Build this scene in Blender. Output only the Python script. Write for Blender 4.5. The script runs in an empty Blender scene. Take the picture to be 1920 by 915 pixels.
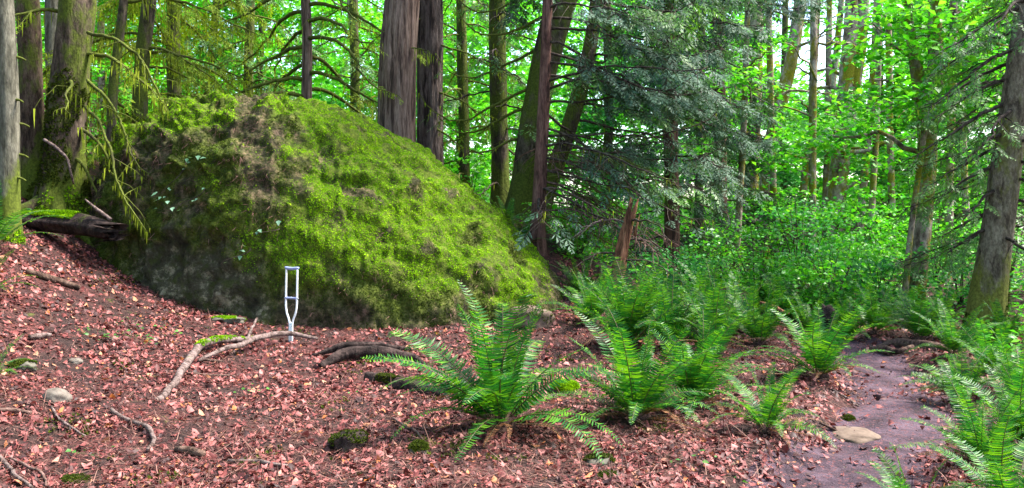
import bpy, bmesh, math, random
import numpy as np
from mathutils import Vector, Matrix

random.seed(11)
rng = np.random.default_rng(11)
S = bpy.context.scene
COL = S.collection

# ------------------------------------------------------------------ camera
EYE = 1.6                      # eye height, metres
FPX = 1663.0                   # focal length in pixels of the 1920 wide photograph
HORIZON = 400.0
cam_data = bpy.data.cameras.new('camera')
cam = bpy.data.objects.new('camera', cam_data)
COL.objects.link(cam)
cam.location = (0, 0, EYE)
cam.rotation_euler = (math.radians(90), 0, 0)
cam_data.sensor_width = 36.0
cam_data.lens = 36.0 * FPX / 1920.0
cam_data.shift_y = -(457.5 - HORIZON) / 1920.0
cam_data.clip_start = 0.05
cam_data.clip_end = 2000
S.camera = cam

# ------------------------------------------------------------------ light
SUN_EL, SUN_AZ = 57.0, 82.0     # azimuth measured from +Y (ahead) towards +X (right)
world = bpy.data.worlds.new('World')
S.world = world
world.use_nodes = True
wn = world.node_tree
sky = wn.nodes.new('ShaderNodeTexSky')
sky.sky_type = 'NISHITA'
sky.sun_disc = False
sky.sun_elevation = math.radians(SUN_EL)
sky.sun_rotation = math.radians(SUN_AZ)
sky.air_density = 1.0
sky.dust_density = 2.0
sky.ozone_density = 1.0
bg = wn.nodes['Background']
bg.inputs['Strength'].default_value = 0.15
wn.links.new(sky.outputs['Color'], bg.inputs['Color'])

sun_data = bpy.data.lights.new('sun', 'SUN')
sun_data.energy = 3.6
sun_data.angle = math.radians(11)
sun_data.color = (1.0, 0.95, 0.86)
sun = bpy.data.objects.new('sun', sun_data)
COL.objects.link(sun)
_e, _a = math.radians(SUN_EL), math.radians(SUN_AZ)
to_sun = Vector((math.sin(_a) * math.cos(_e), math.cos(_a) * math.cos(_e), math.sin(_e)))
sun.rotation_euler = to_sun.to_track_quat('Z', 'Y').to_euler()
sun.location = (0, 0, 30)

S.view_settings.view_transform = 'Standard'
S.view_settings.look = 'None'
S.view_settings.gamma = 1.0
S.view_settings.use_curve_mapping = False
S.view_settings.exposure = 2.25
S.render.engine = 'CYCLES'
S.cycles.use_denoising = True
S.cycles.max_bounces = 8
S.cycles.diffuse_bounces = 4
S.cycles.glossy_bounces = 2
S.cycles.transmission_bounces = 5
S.cycles.sample_clamp_indirect = 6.0

# ------------------------------------------------------------------ numeric helpers
def _hash(ix, iy, iz, seed):
    h = (ix.astype(np.uint32) * np.uint32(374761393) + iy.astype(np.uint32) * np.uint32(668265263)
         + iz.astype(np.uint32) * np.uint32(2147483647) + np.uint32((seed * 1274126177) % 4294967296))
    h = (h ^ (h >> np.uint32(13))) * np.uint32(1274126177)
    h = h ^ (h >> np.uint32(16))
    h = h * np.uint32(2246822519)
    h = h ^ (h >> np.uint32(15))
    return h.astype(np.float64) / 4294967295.0

def vnoise(p, seed=0):
    """value noise, -1..1, p is (n,3)"""
    p = np.asarray(p, float)
    i = np.floor(p).astype(np.int64)
    f = p - i
    f = f * f * (3 - 2 * f)
    out = 0
    for dx in (0, 1):
        for dy in (0, 1):
            for dz in (0, 1):
                w = (f[:, 0] if dx else 1 - f[:, 0]) * (f[:, 1] if dy else 1 - f[:, 1]) * (f[:, 2] if dz else 1 - f[:, 2])
                out = out + w * _hash(i[:, 0] + dx, i[:, 1] + dy, i[:, 2] + dz, seed)
    return out * 2 - 1

def fbm(p, octaves=4, seed=0, gain=0.5):
    p = np.asarray(p, float)
    a, s, t = 1.0, 0.0, 0.0
    for o in range(octaves):
        s = s + a * vnoise(p * (2.03 ** o) + 17.3 * o, seed + o)
        t += a
        a *= gain
    return s / t

def nrm(v):
    v = np.asarray(v, float)
    return v / np.maximum(np.linalg.norm(v, axis=-1, keepdims=True), 1e-9)

def smooth(e0, e1, x):
    t = np.clip((x - e0) / (e1 - e0), 0, 1)
    return t * t * (3 - 2 * t)

def resample(pts, step):
    """smooth resampling of a polyline (any number of columns)"""
    pts = np.asarray(pts, float)
    d = np.r_[0, np.cumsum(np.linalg.norm(np.diff(pts[:, :3], axis=0), axis=1))]
    n = max(3, int(d[-1] / step) + 1)
    q = np.linspace(0, d[-1], n)
    # cubic hermite with finite difference tangents
    m = np.gradient(pts, d, axis=0)
    k = np.clip(np.searchsorted(d, q, side='right') - 1, 0, len(d) - 2)
    h = (d[k + 1] - d[k])[:, None]
    t = ((q - d[k])[:, None]) / h
    t2, t3 = t * t, t * t * t
    return (2 * t3 - 3 * t2 + 1) * pts[k] + (t3 - 2 * t2 + t) * h * m[k] + (-2 * t3 + 3 * t2) * pts[k + 1] + (t3 - t2) * h * m[k + 1]

# ------------------------------------------------------------------ the lie of the land
PATH_C = np.array([(-1.0, -6.0), (-0.2, 0.0), (0.35, 2.2), (1.0, 3.9), (1.88, 5.15), (2.32, 5.8), (2.82, 6.6), (3.24, 7.4),
                   (3.58, 8.3), (3.78, 9.2), (3.98, 10.2), (4.2, 11.5), (4.1, 13.2), (3.7, 15.0), (3.2, 18.0), (3.6, 24.0)])
_pr = resample(np.c_[PATH_C, np.zeros(len(PATH_C))], 0.1)[:, :2]

def path_dist(x, y):
    x = np.asarray(x, float); y = np.asarray(y, float)
    sh = x.shape
    xf, yf = x.ravel(), y.ravel()
    out = np.full(xf.shape, 99.0)
    near = (yf > -8) & (yf < 27) & (xf > -4) & (xf < 8)
    idx = np.nonzero(near)[0]
    for c in range(0, len(idx), 20000):
        k = idx[c:c + 20000]
        d = (xf[k, None] - _pr[None, :, 0]) ** 2 + (yf[k, None] - _pr[None, :, 1]) ** 2
        out[k] = np.sqrt(d.min(1))
    return out.reshape(sh)

def height(x, y):
    x = np.asarray(x, float); y = np.asarray(y, float)
    sh = x.shape
    x = x.ravel(); y = y.ravel()
    q = np.maximum(0, -x - 2.0)
    q1 = np.minimum(q, 5.5)
    z = 0.064 * q1 ** 2 + np.clip(q - 5.5, 0, 14) * 0.5
    z = z * (0.35 + 0.65 * smooth(2.0, 9.0, y))
    # bank behind the boulder
    sy = np.where(y < 16, 1.9, 5.0)
    z = z + 2.0 * np.exp(-((x + 1.5) / 2.2) ** 2 / 2 - ((y - 16) / sy) ** 2 / 2) * smooth(-8, -4, x)
    # low bank left of the trail and the shoulder right of it
    p = np.c_[x, y, np.zeros_like(x)]
    pd = path_dist(x, y)
    near = np.exp(-(np.hypot(x, y - 8) / 16.0) ** 2)
    z = z + near * (0.07 * fbm(p * 0.7, 3, 3) + 0.04 * fbm(p * 2.6, 3, 5))
    z = z + 0.07 * np.exp(-((pd - 0.85) / 0.28) ** 2) * (0.6 + 0.6 * vnoise(p * 1.3, 9))
    z = z - 0.09 * (1 - smooth(0.3, 0.62, pd))
    # ground far right and far back
    z = z + 0.12 * np.clip(x - 6.5, 0, 12)
    z = z + 0.02 * np.clip(y - 25, 0, 60) + 1.2 * (1 - near) * fbm(p * 0.05, 2, 8) * smooth(20, 40, np.hypot(x, y))
    return z.reshape(sh)

def h1(x, y):
    return float(height(np.array([x]), np.array([y]))[0])

def P(px, py, D):
    """a point D metres ahead seen at photograph pixel px, py"""
    return np.array([(px - 960.0) / FPX * D, D, EYE - (py - HORIZON) / FPX * D])

def G(px, py, dmax=30.0):
    """where the sight line through a pixel meets the ground"""
    ds = np.linspace(2.0, dmax, 1200)
    z = EYE - (py - HORIZON) / FPX * ds
    g = height((px - 960.0) / FPX * ds, ds)
    k = np.nonzero(z <= g)[0]
    D = ds[k[0]] if len(k) else dmax
    x = (px - 960.0) / FPX * D
    return np.array([x, D, h1(x, D)])

# ------------------------------------------------------------------ mesh helpers
class MB:
    def __init__(self):
        self.v, self.q, self.t, self.n = [], [], [], 0
    def add(self, V, F):
        V = np.asarray(V, float)
        F = np.asarray(F, int) + self.n
        self.v.append(V); self.n += len(V)
        (self.q if F.shape[1] == 4 else self.t).append(F)
        return self
    def addm(self, parts):
        V = np.asarray(parts[0], float)
        for F in parts[1:]:
            F = np.asarray(F, int)
            if len(F):
                (self.q if F.shape[1] == 4 else self.t).append(F + self.n)
        self.v.append(V); self.n += len(V)
        return self
    def inst(self, base, pos, R, sc):
        """copies of a small piece: base = (V, F[, F2])"""
        V = np.asarray(base[0], float); n = len(pos)
        if n == 0:
            return self
        sc = np.asarray(sc, float)
        if sc.ndim == 1:
            sc = np.repeat(sc[:, None], 3, 1)
        W = np.einsum('nij,nkj->nki', R, V[None] * sc[:, None, :]) + np.asarray(pos)[:, None, :]
        off = self.n + np.arange(n)[:, None, None] * len(V)
        for F in base[1:]:
            F = np.asarray(F, int)
            FF = (F[None] + off).reshape(-1, F.shape[1])
            (self.q if F.shape[1] == 4 else self.t).append(FF)
        self.v.append(W.reshape(-1, 3)); self.n += n * len(V)
        return self
    def verts(self):
        return np.concatenate(self.v) if self.v else np.zeros((0, 3))
    def mesh(self, name, mat, smooth_shade=False, origin=(0, 0, 0)):
        V = self.verts() - np.asarray(origin, float)
        q = np.concatenate(self.q) if self.q else np.zeros((0, 4), int)
        t = np.concatenate(self.t) if self.t else np.zeros((0, 3), int)
        me = bpy.data.meshes.new(name)
        me.vertices.add(len(V)); me.vertices.foreach_set('co', V.ravel())
        nl = q.size + t.size
        me.loops.add(nl)
        me.loops.foreach_set('vertex_index', np.r_[q.ravel(), t.ravel()].astype(np.int32))
        npoly = len(q) + len(t)
        me.polygons.add(npoly)
        st = np.r_[np.arange(len(q)) * 4, q.size + np.arange(len(t)) * 3].astype(np.int32)
        me.polygons.foreach_set('loop_start', st)
        if smooth_shade:
            me.polygons.foreach_set('use_smooth', np.ones(npoly, bool))
        me.update(calc_edges=True)
        if mat is not None:
            for m in (mat if isinstance(mat, (list, tuple)) else [mat]):
                me.materials.append(m)
        return me
    def build(self, name, mat, parent=None, smooth_shade=False, kind=None):
        org = world_loc(parent)
        o = bpy.data.objects.new(name, self.mesh(name, mat, smooth_shade, org))
        COL.objects.link(o)
        if parent is not None:
            o.parent = parent
        if kind:
            o['kind'] = kind
        return o

def world_loc(o):
    p = np.zeros(3)
    while o is not None:
        p += np.array(o.location)
        o = o.parent
    return p

USED_LABELS = {}
def tag(o, label, cat, group=None):
    o['label'] = label; o['category'] = cat
    if group:
        o['group'] = group
    return o

def thing(name, label, cat, loc, group=None):
    o = bpy.data.objects.new(name, None)
    o.empty_display_size = 0.2
    COL.objects.link(o)
    o.location = tuple(float(c) for c in loc)
    return tag(o, label, cat, group)

def frames(xd, up):
    x = nrm(xd)
    y = nrm(np.cross(np.broadcast_to(up, x.shape), x))
    z = np.cross(x, y)
    return np.stack([x, y, z], axis=-1)

def tube(pts, rad, k=8, disp=None, cap=True, ref=None):
    """a tapering tube; disp(theta, along) multiplies the radius"""
    pts = np.asarray(pts, float); rad = np.asarray(rad, float)
    n = len(pts)
    tg = nrm(np.gradient(pts, axis=0))
    if ref is None:
        ref = np.array([1.0, 0, 0]) if abs(tg[:, 2]).mean() > 0.6 else np.array([0, 0, 1.0])
    a = nrm(np.cross(np.broadcast_to(ref, tg.shape), tg))
    b = np.cross(tg, a)
    th = np.arange(k) * 2 * math.pi / k
    r = np.repeat(rad[:, None], k, 1)
    if disp is not None:
        d = np.r_[0, np.cumsum(np.linalg.norm(np.diff(pts, axis=0), axis=1))]
        T, L = np.meshgrid(th, d)
        r = r * disp(T, L)
    V = pts[:, None, :] + r[:, :, None] * (np.cos(th)[None, :, None] * a[:, None, :] + np.sin(th)[None, :, None] * b[:, None, :])
    V = V.reshape(-1, 3)
    i = np.arange(n - 1)[:, None] * k; j = np.arange(k)[None]; j2 = (j + 1) % k
    F = np.stack([i + j, i + j2, i + k + j2, i + k + j], -1).reshape(-1, 4)
    if not cap:
        return V, F
    c0, c1 = len(V), len(V) + 1
    V = np.vstack([V, pts[0], pts[-1]])
    jj = np.arange(k); jn = (jj + 1) % k
    T = np.vstack([np.c_[jn, jj, np.full(k, c0)], np.c_[(n - 1) * k + jj, (n - 1) * k + jn, np.full(k, c1)]])
    return V, F, T

def sample_surface(V, F, n):
    """n random points with normals on quads F of V"""
    a, b, c, d = V[F[:, 0]], V[F[:, 1]], V[F[:, 2]], V[F[:, 3]]
    nn = np.cross(c - a, d - b)
    area = np.linalg.norm(nn, axis=1)
    k = rng.choice(len(F), n, p=area / area.sum())
    u, v = rng.random((n, 1)), rng.random((n, 1))
    p = (1 - u) * ((1 - v) * a[k] + v * d[k]) + u * ((1 - v) * b[k] + v * c[k])
    return p, nrm(nn[k]), k

# ------------------------------------------------------------------ materials
class NT:
    def __init__(self, name):
        self.m = bpy.data.materials.new(name)
        self.m.use_nodes = True
        self.t = self.m.node_tree
        self.b = self.t.nodes['Principled BSDF']
        self.out = self.t.nodes['Material Output']
    def n(self, ty, **kw):
        nd = self.t.nodes.new(ty)
        for k, v in kw.items():
            if k.startswith('i_'):
                nd.inputs[k[2:].replace('_', ' ')].default_value = v
            else:
                setattr(nd, k, v)
        return nd
    def l(self, a, b):
        self.t.links.new(a, b)
    def ramp(self, fac, stops, interp='LINEAR'):
        r = self.n('ShaderNodeValToRGB')
        r.color_ramp.interpolation = interp
        e = r.color_ramp.elements
        while len(e) > len(stops):
            e.remove(e[-1])
        while len(e) < len(stops):
            e.new(0.5)
        for el, (p, c) in zip(e, stops):
            el.position = p
            el.color = (*c, 1) if len(c) == 3 else c
        self.l(fac, r.inputs['Fac'])
        return r.outputs['Color']
    def mix(self, fac, a, b, mode='MIX'):
        m = self.n('ShaderNodeMix', data_type='RGBA', blend_type=mode)
        for s, v in ((m.inputs[0], fac), (m.inputs[6], a), (m.inputs[7], b)):
            if isinstance(v, (int, float)):
                s.default_value = v
            elif isinstance(v, tuple):
                s.default_value = (*v, 1)
            else:
                self.l(v, s)
        return m.outputs[2]
    def math(self, op, a, b=0.0):
        m = self.n('ShaderNodeMath', operation=op)
        for s, v in ((m.inputs[0], a), (m.inputs[1], b)):
            if isinstance(v, (int, float)):
                s.default_value = v
            else:
                self.l(v, s)
        return m.outputs[0]
    def coord(self, scale=(1, 1, 1)):
        tc = self.n('ShaderNodeTexCoord')
        mp = self.n('ShaderNodeMapping')
        mp.inputs['Scale'].default_value = scale
        self.l(tc.outputs['Object'], mp.inputs['Vector'])
        return mp.outputs['Vector']
    def noise(self, vec, scale, detail=4, rough=0.6, dist=0.0):
        nd = self.n('ShaderNodeTexNoise')
        nd.inputs['Scale'].default_value = scale
        nd.inputs['Detail'].default_value = detail
        nd.inputs['Roughness'].default_value = rough
        nd.inputs['Distortion'].default_value = dist
        self.l(vec, nd.inputs['Vector'])
        return nd.outputs['Fac']
    def bump(self, hgt, strength, dist=0.02):
        b = self.n('ShaderNodeBump')
        b.inputs['Strength'].default_value = strength
        b.inputs['Distance'].default_value = dist
        self.l(hgt, b.inputs['Height'])
        self.l(b.outputs['Normal'], self.b.inputs['Normal'])
    def rnd(self, with_object=True):
        g = self.n('ShaderNodeNewGeometry')
        r = g.outputs['Random Per Island']
        if with_object:
            o = self.n('ShaderNodeObjectInfo')
            r = self.math('FRACT', self.math('ADD', r, o.outputs['Random']))
        return r
    def color(self, c):
        if isinstance(c, tuple):
            self.b.inputs['Base Color'].default_value = (*c, 1)
        else:
            self.l(c, self.b.inputs['Base Color'])
    def set(self, rough=0.6, spec=0.5, metal=0.0):
        self.b.inputs['Roughness'].default_value = rough
        self.b.inputs['Specular IOR Level'].default_value = spec
        self.b.inputs['Metallic'].default_value = metal

def leaf_mat(name, stops, trans=0.45, rough=0.45, spec=0.4, patch=None, tint=(1.25, 1.25, 0.6)):
    m = NT(name)
    c = m.ramp(m.rnd(), stops)
    if patch:
        v = m.coord()
        f = m.noise(v, patch[0], 3)
        c = m.mix(m.ramp(f, [(0.38, (0, 0, 0)), (0.62, (1, 1, 1))]), c, m.mix(0.5, c, patch[1]))
    m.color(c); m.set(rough, spec)
    if trans > 0:
        tr = m.n('ShaderNodeBsdfTranslucent')
        m.l(m.mix(1.0, c, tint, 'MULTIPLY'), tr.inputs['Color'])
        mx = m.n('ShaderNodeMixShader')
        mx.inputs[0].default_value = trans
        m.l(m.b.outputs[0], mx.inputs[1]); m.l(tr.outputs[0], mx.inputs[2])
        m.l(mx.outputs[0], m.out.inputs['Surface'])
    return m.m

def bark_mat(name, a, b, dark, zs=0.22, scale=9.0, moss=0.0, moss_c=(0.10, 0.13, 0.015), bump=0.7, base_moss=0.0, bump_d=0.02):
    m = NT(name)
    v = m.coord((1, 1, zs))
    n1 = m.noise(v, scale, 5, 0.65, 0.3)
    n2 = m.noise(m.coord((1, 1, 0.6)), scale * 0.3, 3)
    c = m.ramp(n1, [(0.38, dark), (0.47, a), (0.60, b)])
    fine = m.noise(m.coord((1, 1, zs * 1.5)), scale * 3.5, 4, 0.7)
    c = m.mix(1.0, c, m.ramp(fine, [(0.3, (0.45, 0.43, 0.42)), (0.65, (1.15, 1.12, 1.1))]), 'MULTIPLY')
    c = m.mix(m.math('MULTIPLY', n2, 0.6), c, m.mix(1.0, c, (0.55, 0.5, 0.48), 'MULTIPLY'))
    if moss > 0 or base_moss > 0:
        mn = m.noise(m.coord((1, 1, 0.5)), 2.2, 5, 0.65)
        th = mn
        if base_moss > 0:
            sx = m.n('ShaderNodeSeparateXYZ')
            m.l(m.coord(), sx.inputs[0])
            hz = m.math('MULTIPLY', m.math('SUBTRACT', 1.2, sx.outputs['Z']), base_moss)
            th = m.math('ADD', mn, m.math('MAXIMUM', hz, 0.0))
        mask = m.ramp(th, [(0.68 - moss * 0.45, (0, 0, 0)), (0.78 - moss * 0.45, (1, 1, 1))])
        mc = m.ramp(m.noise(m.coord(), 30, 3), [(0.3, tuple(x * 0.4 for x in moss_c)), (0.7, moss_c)])
        c = m.mix(mask, c, mc)
    m.color(c); m.set(0.9, 0.15)
    m.bump(m.math('ADD', n1, m.math('MULTIPLY', fine, 0.35)), min(1.0, bump * 1.4), bump_d * 2.2)
    return m.m

def moss_mat(name, dark, mid, light, rough=0.75):
    m = NT(name)
    r = m.rnd()
    big = m.noise(m.coord(), 1.1, 4, 0.6)
    mid_n = m.noise(m.coord(), 6.0, 4, 0.65)
    f = m.math('ADD', m.math('MULTIPLY', r, 0.40), m.math('ADD', m.math('MULTIPLY', big, 0.5), m.math('MULTIPLY', mid_n, 0.55)))
    c = m.ramp(f, [(0.42, dark), (0.68, mid), (0.98, light)])
    m.color(c); m.set(rough, 0.12)
    tr = m.n('ShaderNodeBsdfTranslucent')
    m.l(c, tr.inputs['Color'])
    mx = m.n('ShaderNodeMixShader'); mx.inputs[0].default_value = 0.3
    m.l(m.b.outputs[0], mx.inputs[1]); m.l(tr.outputs[0], mx.inputs[2])
    m.l(mx.outputs[0], m.out.inputs['Surface'])
    return m.m

def plain_mat(name, a, b, scale=8.0, rough=0.7, spec=0.3, bump=0.3, metal=0.0):
    m = NT(name)
    n = m.noise(m.coord(), scale, 5)
    m.color(m.ramp(n, [(0.3, a), (0.7, b)])); m.set(rough, spec, metal)
    if bump:
        m.bump(n, bump, 0.01)
    return m.m

M = {}
M['maple'] = leaf_mat('maple_leaf', [(0.0, (0.03, 0.21, 0.010)), (0.5, (0.07, 0.36, 0.014)), (1.0, (0.18, 0.48, 0.03))], 0.55, 0.42, 0.5)
M['maple_cool'] = leaf_mat('cool_maple_leaf', [(0.0, (0.016, 0.13, 0.022)), (0.5, (0.035, 0.23, 0.045)), (1.0, (0.09, 0.33, 0.09))], 0.5, 0.45, 0.4)
M['far_leaf'] = leaf_mat('far_leaf', [(0.0, (0.035, 0.24, 0.012)), (0.5, (0.07, 0.36, 0.02)), (1.0, (0.17, 0.48, 0.05))], 0.6, 0.5, 0.4)
M['shrub'] = leaf_mat('shrub_leaf', [(0.0, (0.03, 0.20, 0.010)), (0.6, (0.075, 0.36, 0.014)), (1.0, (0.19, 0.47, 0.025))], 0.45, 0.38, 0.5)
M['cedar'] = leaf_mat('cedar_spray', [(0.0, (0.016, 0.05, 0.022)), (0.6, (0.042, 0.098, 0.052)), (1.0, (0.10, 0.175, 0.125))], 0.25, 0.6, 0.25)
M['hemlock'] = leaf_mat('hemlock_spray', [(0.0, (0.025, 0.085, 0.014)), (0.6, (0.055, 0.17, 0.022)), (1.0, (0.12, 0.26, 0.03))], 0.3, 0.5, 0.4)
M['olive'] = leaf_mat('mossy_spray', [(0.0, (0.055, 0.10, 0.006)), (0.6, (0.14, 0.22, 0.008)), (1.0, (0.27, 0.36, 0.02))], 0.4, 0.7, 0.2)
M['fern'] = leaf_mat('fern_leaf', [(0.0, (0.008, 0.065, 0.014)), (0.5, (0.020, 0.13, 0.012)), (1.0, (0.11, 0.27, 0.008))], 0.4, 0.45, 0.28)
M['fern_dead'] = leaf_mat('dead_fern_leaf', [(0.0, (0.055, 0.022, 0.011)), (1.0, (0.22, 0.095, 0.04))], 0.2, 0.7, 0.2)
M['ivy'] = leaf_mat('ivy_leaf', [(0.0, (0.06, 0.15, 0.07)), (1.0, (0.16, 0.27, 0.17))], 0.2, 0.35, 0.5)
M['clover'] = leaf_mat('clover_leaf', [(0.0, (0.02, 0.10, 0.012)), (1.0, (0.07, 0.20, 0.03))], 0.3, 0.5, 0.3)
M['litter'] = leaf_mat('dead_leaf', [(0.0, (0.020, 0.006, 0.006)), (0.28, (0.065, 0.015, 0.013)), (0.55, (0.15, 0.034, 0.030)), (0.80, (0.25, 0.068, 0.060)), (0.93, (0.36, 0.135, 0.12)), (0.96, (0.36, 0.17, 0.10)), (1.0, (0.36, 0.10, 0.015))], 0.12, 0.62, 0.35, tint=(1.1, 0.9, 0.8))
M['needle'] = leaf_mat('dead_needle', [(0.0, (0.03, 0.014, 0.011)), (0.7, (0.10, 0.045, 0.034)), (1.0, (0.24, 0.13, 0.10))], 0.0, 0.8, 0.2)
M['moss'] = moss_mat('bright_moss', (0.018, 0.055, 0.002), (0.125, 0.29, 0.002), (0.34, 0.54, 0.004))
M['shade_dark_moss'] = moss_mat('shade_dulled_moss', (0.012, 0.018, 0.003), (0.034, 0.052, 0.004), (0.10, 0.13, 0.008))  # dull moss colour, darkened further to paint in shade on the boulder's left face
M['hang_moss'] = moss_mat('hanging_moss', (0.08, 0.11, 0.008), (0.18, 0.24, 0.012), (0.32, 0.37, 0.03))
M['bark_pale'] = bark_mat('pale_grey_bark', (0.11, 0.108, 0.08), (0.18, 0.175, 0.135), (0.055, 0.052, 0.036), 0.22, 9, 0.2, base_moss=0.35, bump=0.35)
M['bark_brown'] = bark_mat('brown_mossy_bark', (0.075, 0.05, 0.035), (0.13, 0.095, 0.07), (0.03, 0.02, 0.015), 0.3, 10, 0.42, base_moss=0.2)
M['bark_gnarl'] = bark_mat('gnarled_grey_bark', (0.065, 0.048, 0.034), (0.13, 0.10, 0.075), (0.025, 0.018, 0.012), 0.3, 8, 0.45, base_moss=0.1)
M['bark_cedar'] = bark_mat('cedar_bark', (0.15, 0.10, 0.078), (0.235, 0.172, 0.14), (0.05, 0.032, 0.026), 0.07, 16, 0.0, bump=0.9)
M['bark_fir'] = bark_mat('furrowed_bark', (0.10, 0.075, 0.065), (0.175, 0.14, 0.125), (0.025, 0.017, 0.015), 0.16, 9, 0.05, bump=1.0, bump_d=0.04)
M['bark_mossy'] = bark_mat('mossy_bark', (0.06, 0.05, 0.035), (0.11, 0.09, 0.065), (0.025, 0.02, 0.015), 0.3, 10, 0.55, (0.085, 0.11, 0.015), base_moss=0.25)
M['bark_red'] = bark_mat('reddish_bark', (0.12, 0.06, 0.048), (0.19, 0.105, 0.085), (0.045, 0.025, 0.02), 0.15, 14, 0.08)
M['bark_maple'] = bark_mat('pale_mossy_bark', (0.26, 0.20, 0.165), (0.50, 0.42, 0.36), (0.09, 0.06, 0.045), 0.5, 5, 0.46, (0.27, 0.24, 0.018), base_moss=0.02)
M['bark_right'] = bark_mat('olive_grey_bark', (0.165, 0.135, 0.095), (0.26, 0.225, 0.165), (0.075, 0.058, 0.042), 0.35, 11, 0.36, (0.17, 0.17, 0.03), base_moss=0.3, bump=0.5)
M['twig'] = bark_mat('dark_twig', (0.05, 0.038, 0.03), (0.10, 0.08, 0.065), (0.025, 0.018, 0.014), 1, 14, 0.1, bump=0.3)
M['mossy_twig'] = bark_mat('mossy_twig', (0.05, 0.045, 0.025), (0.09, 0.085, 0.04), (0.02, 0.018, 0.01), 1, 12, 0.75, (0.10, 0.12, 0.018), bump=0.3)
M['stick'] = bark_mat('grey_stick', (0.13, 0.095, 0.085), (0.23, 0.175, 0.165), (0.05, 0.033, 0.028), 1, 14, 0.12, bump=0.4)
M['brown_stick'] = bark_mat('brown_stick', (0.13, 0.08, 0.065), (0.22, 0.14, 0.12), (0.05, 0.03, 0.025), 1, 10, 0.05, bump=0.4)
M['black_log'] = bark_mat('rotten_dark_wood', (0.03, 0.02, 0.018), (0.065, 0.045, 0.04), (0.012, 0.008, 0.007), 0.5, 10, 0.1, bump=0.8)
M['rotten'] = bark_mat('rotten_brown_wood', (0.09, 0.055, 0.04), (0.17, 0.11, 0.085), (0.03, 0.018, 0.014), 0.6, 9, 0.1, bump=0.8)
M['red_wood'] = bark_mat('red_rotten_wood', (0.22, 0.10, 0.055), (0.34, 0.17, 0.10), (0.08, 0.035, 0.02), 0.15, 12, 0.0, bump=0.8)
M['stone'] = plain_mat('grey_stone', (0.075, 0.06, 0.048), (0.17, 0.145, 0.12), 14, 0.85, 0.2, 0.5)
M['dark_stone'] = plain_mat('dark_stone', (0.045, 0.04, 0.03), (0.12, 0.11, 0.085), 9, 0.9, 0.2, 0.6)
M['flat_stone'] = plain_mat('tan_stone', (0.075, 0.05, 0.036), (0.15, 0.108, 0.08), 14, 0.85, 0.2, 0.4)
M['stipe'] = plain_mat('fern_stalk', (0.045, 0.028, 0.012), (0.10, 0.075, 0.025), 4, 0.5, 0.4, 0)
M['soil_root'] = plain_mat('fern_rootstock', (0.025, 0.015, 0.012), (0.08, 0.045, 0.035), 20, 0.95, 0.1, 1.0)

def ground_material():
    m = NT('forest_floor')
    v = m.coord()
    vo = m.n('ShaderNodeTexVoronoi', feature='F1')
    vo.inputs['Scale'].default_value = 42
    wob = m.n('ShaderNodeTexNoise'); wob.inputs['Scale'].default_value = 9; wob.inputs['Detail'].default_value = 3
    m.l(v, wob.inputs['Vector'])
    vv = m.mix(0.12, v, wob.outputs['Color'])
    m.l(vv, vo.inputs['Vector'])
    sx = m.n('ShaderNodeSeparateColor'); m.l(vo.outputs['Color'], sx.inputs[0])
    lit = m.ramp(sx.outputs[0], [(0.0, (0.018, 0.007, 0.006)), (0.45, (0.05, 0.015, 0.012)), (0.8, (0.11, 0.032, 0.027)), (1.0, (0.19, 0.065, 0.06))])
    soil = m.ramp(m.noise(v, 14, 5), [(0.3, (0.014, 0.007, 0.006)), (0.7, (0.042, 0.022, 0.019))])
    f = m.ramp(m.noise(v, 1.6, 5, 0.65), [(0.36, (0, 0, 0)), (0.56, (1, 1, 1))])
    c = m.mix(f, lit, soil)
    mo = m.ramp(m.noise(v, 2.6, 5, 0.7), [(0.64, (0, 0, 0)), (0.72, (0.8, 0.8, 0.8))])
    c = m.mix(mo, c, m.ramp(m.noise(v, 40, 2), [(0.3, (0.03, 0.04, 0.008)), (0.7, (0.11, 0.13, 0.02))]))
    m.color(c); m.set(0.9, 0.2)
    m.bump(m.math('ADD', vo.outputs['Distance'], m.noise(v, 30, 4)), 0.8, 0.03)
    return m.m
M['ground'] = ground_material()

def path_material():
    m = NT('trodden_earth')
    v = m.coord()
    n = m.noise(v, 3.0, 8, 0.72)
    c = m.ramp(n, [(0.36, (0.026, 0.014, 0.019)), (0.5, (0.062, 0.036, 0.050)), (0.66, (0.125, 0.080, 0.105))])
    vo = m.n('ShaderNodeTexVoronoi'); vo.inputs['Scale'].default_value = 60
    m.l(v, vo.inputs['Vector'])
    sx = m.n('ShaderNodeSeparateColor'); m.l(vo.outputs['Color'], sx.inputs[0])
    c = m.mix(m.ramp(sx.outputs[0], [(0.86, (0, 0, 0)), (0.9, (0.7, 0.7, 0.7))]), c, (0.17, 0.06, 0.06))
    m.color(c); m.set(0.9, 0.25)
    m.bump(m.math('ADD', m.noise(v, 18, 6, 0.7), m.math('MULTIPLY', m.noise(v, 90, 3), 0.4)), 1.0, 0.05)
    return m.m
M['path'] = path_material()

# ------------------------------------------------------------------ ground and trail
def axis(lo, hi, fine_lo, fine_hi, fine, grow=1.22):
    a = list(np.arange(fine_lo, fine_hi, fine))
    s, x = fine, fine_hi
    while x < hi:
        a.append(x); s *= grow; x += s
    a.append(hi)
    s, x = fine, fine_lo
    left = []
    while True:
        s *= grow; x -= s
        if x <= lo:
            break
        left.append(x)
    left.append(lo)
    return np.array(left[::-1] + a)

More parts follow.
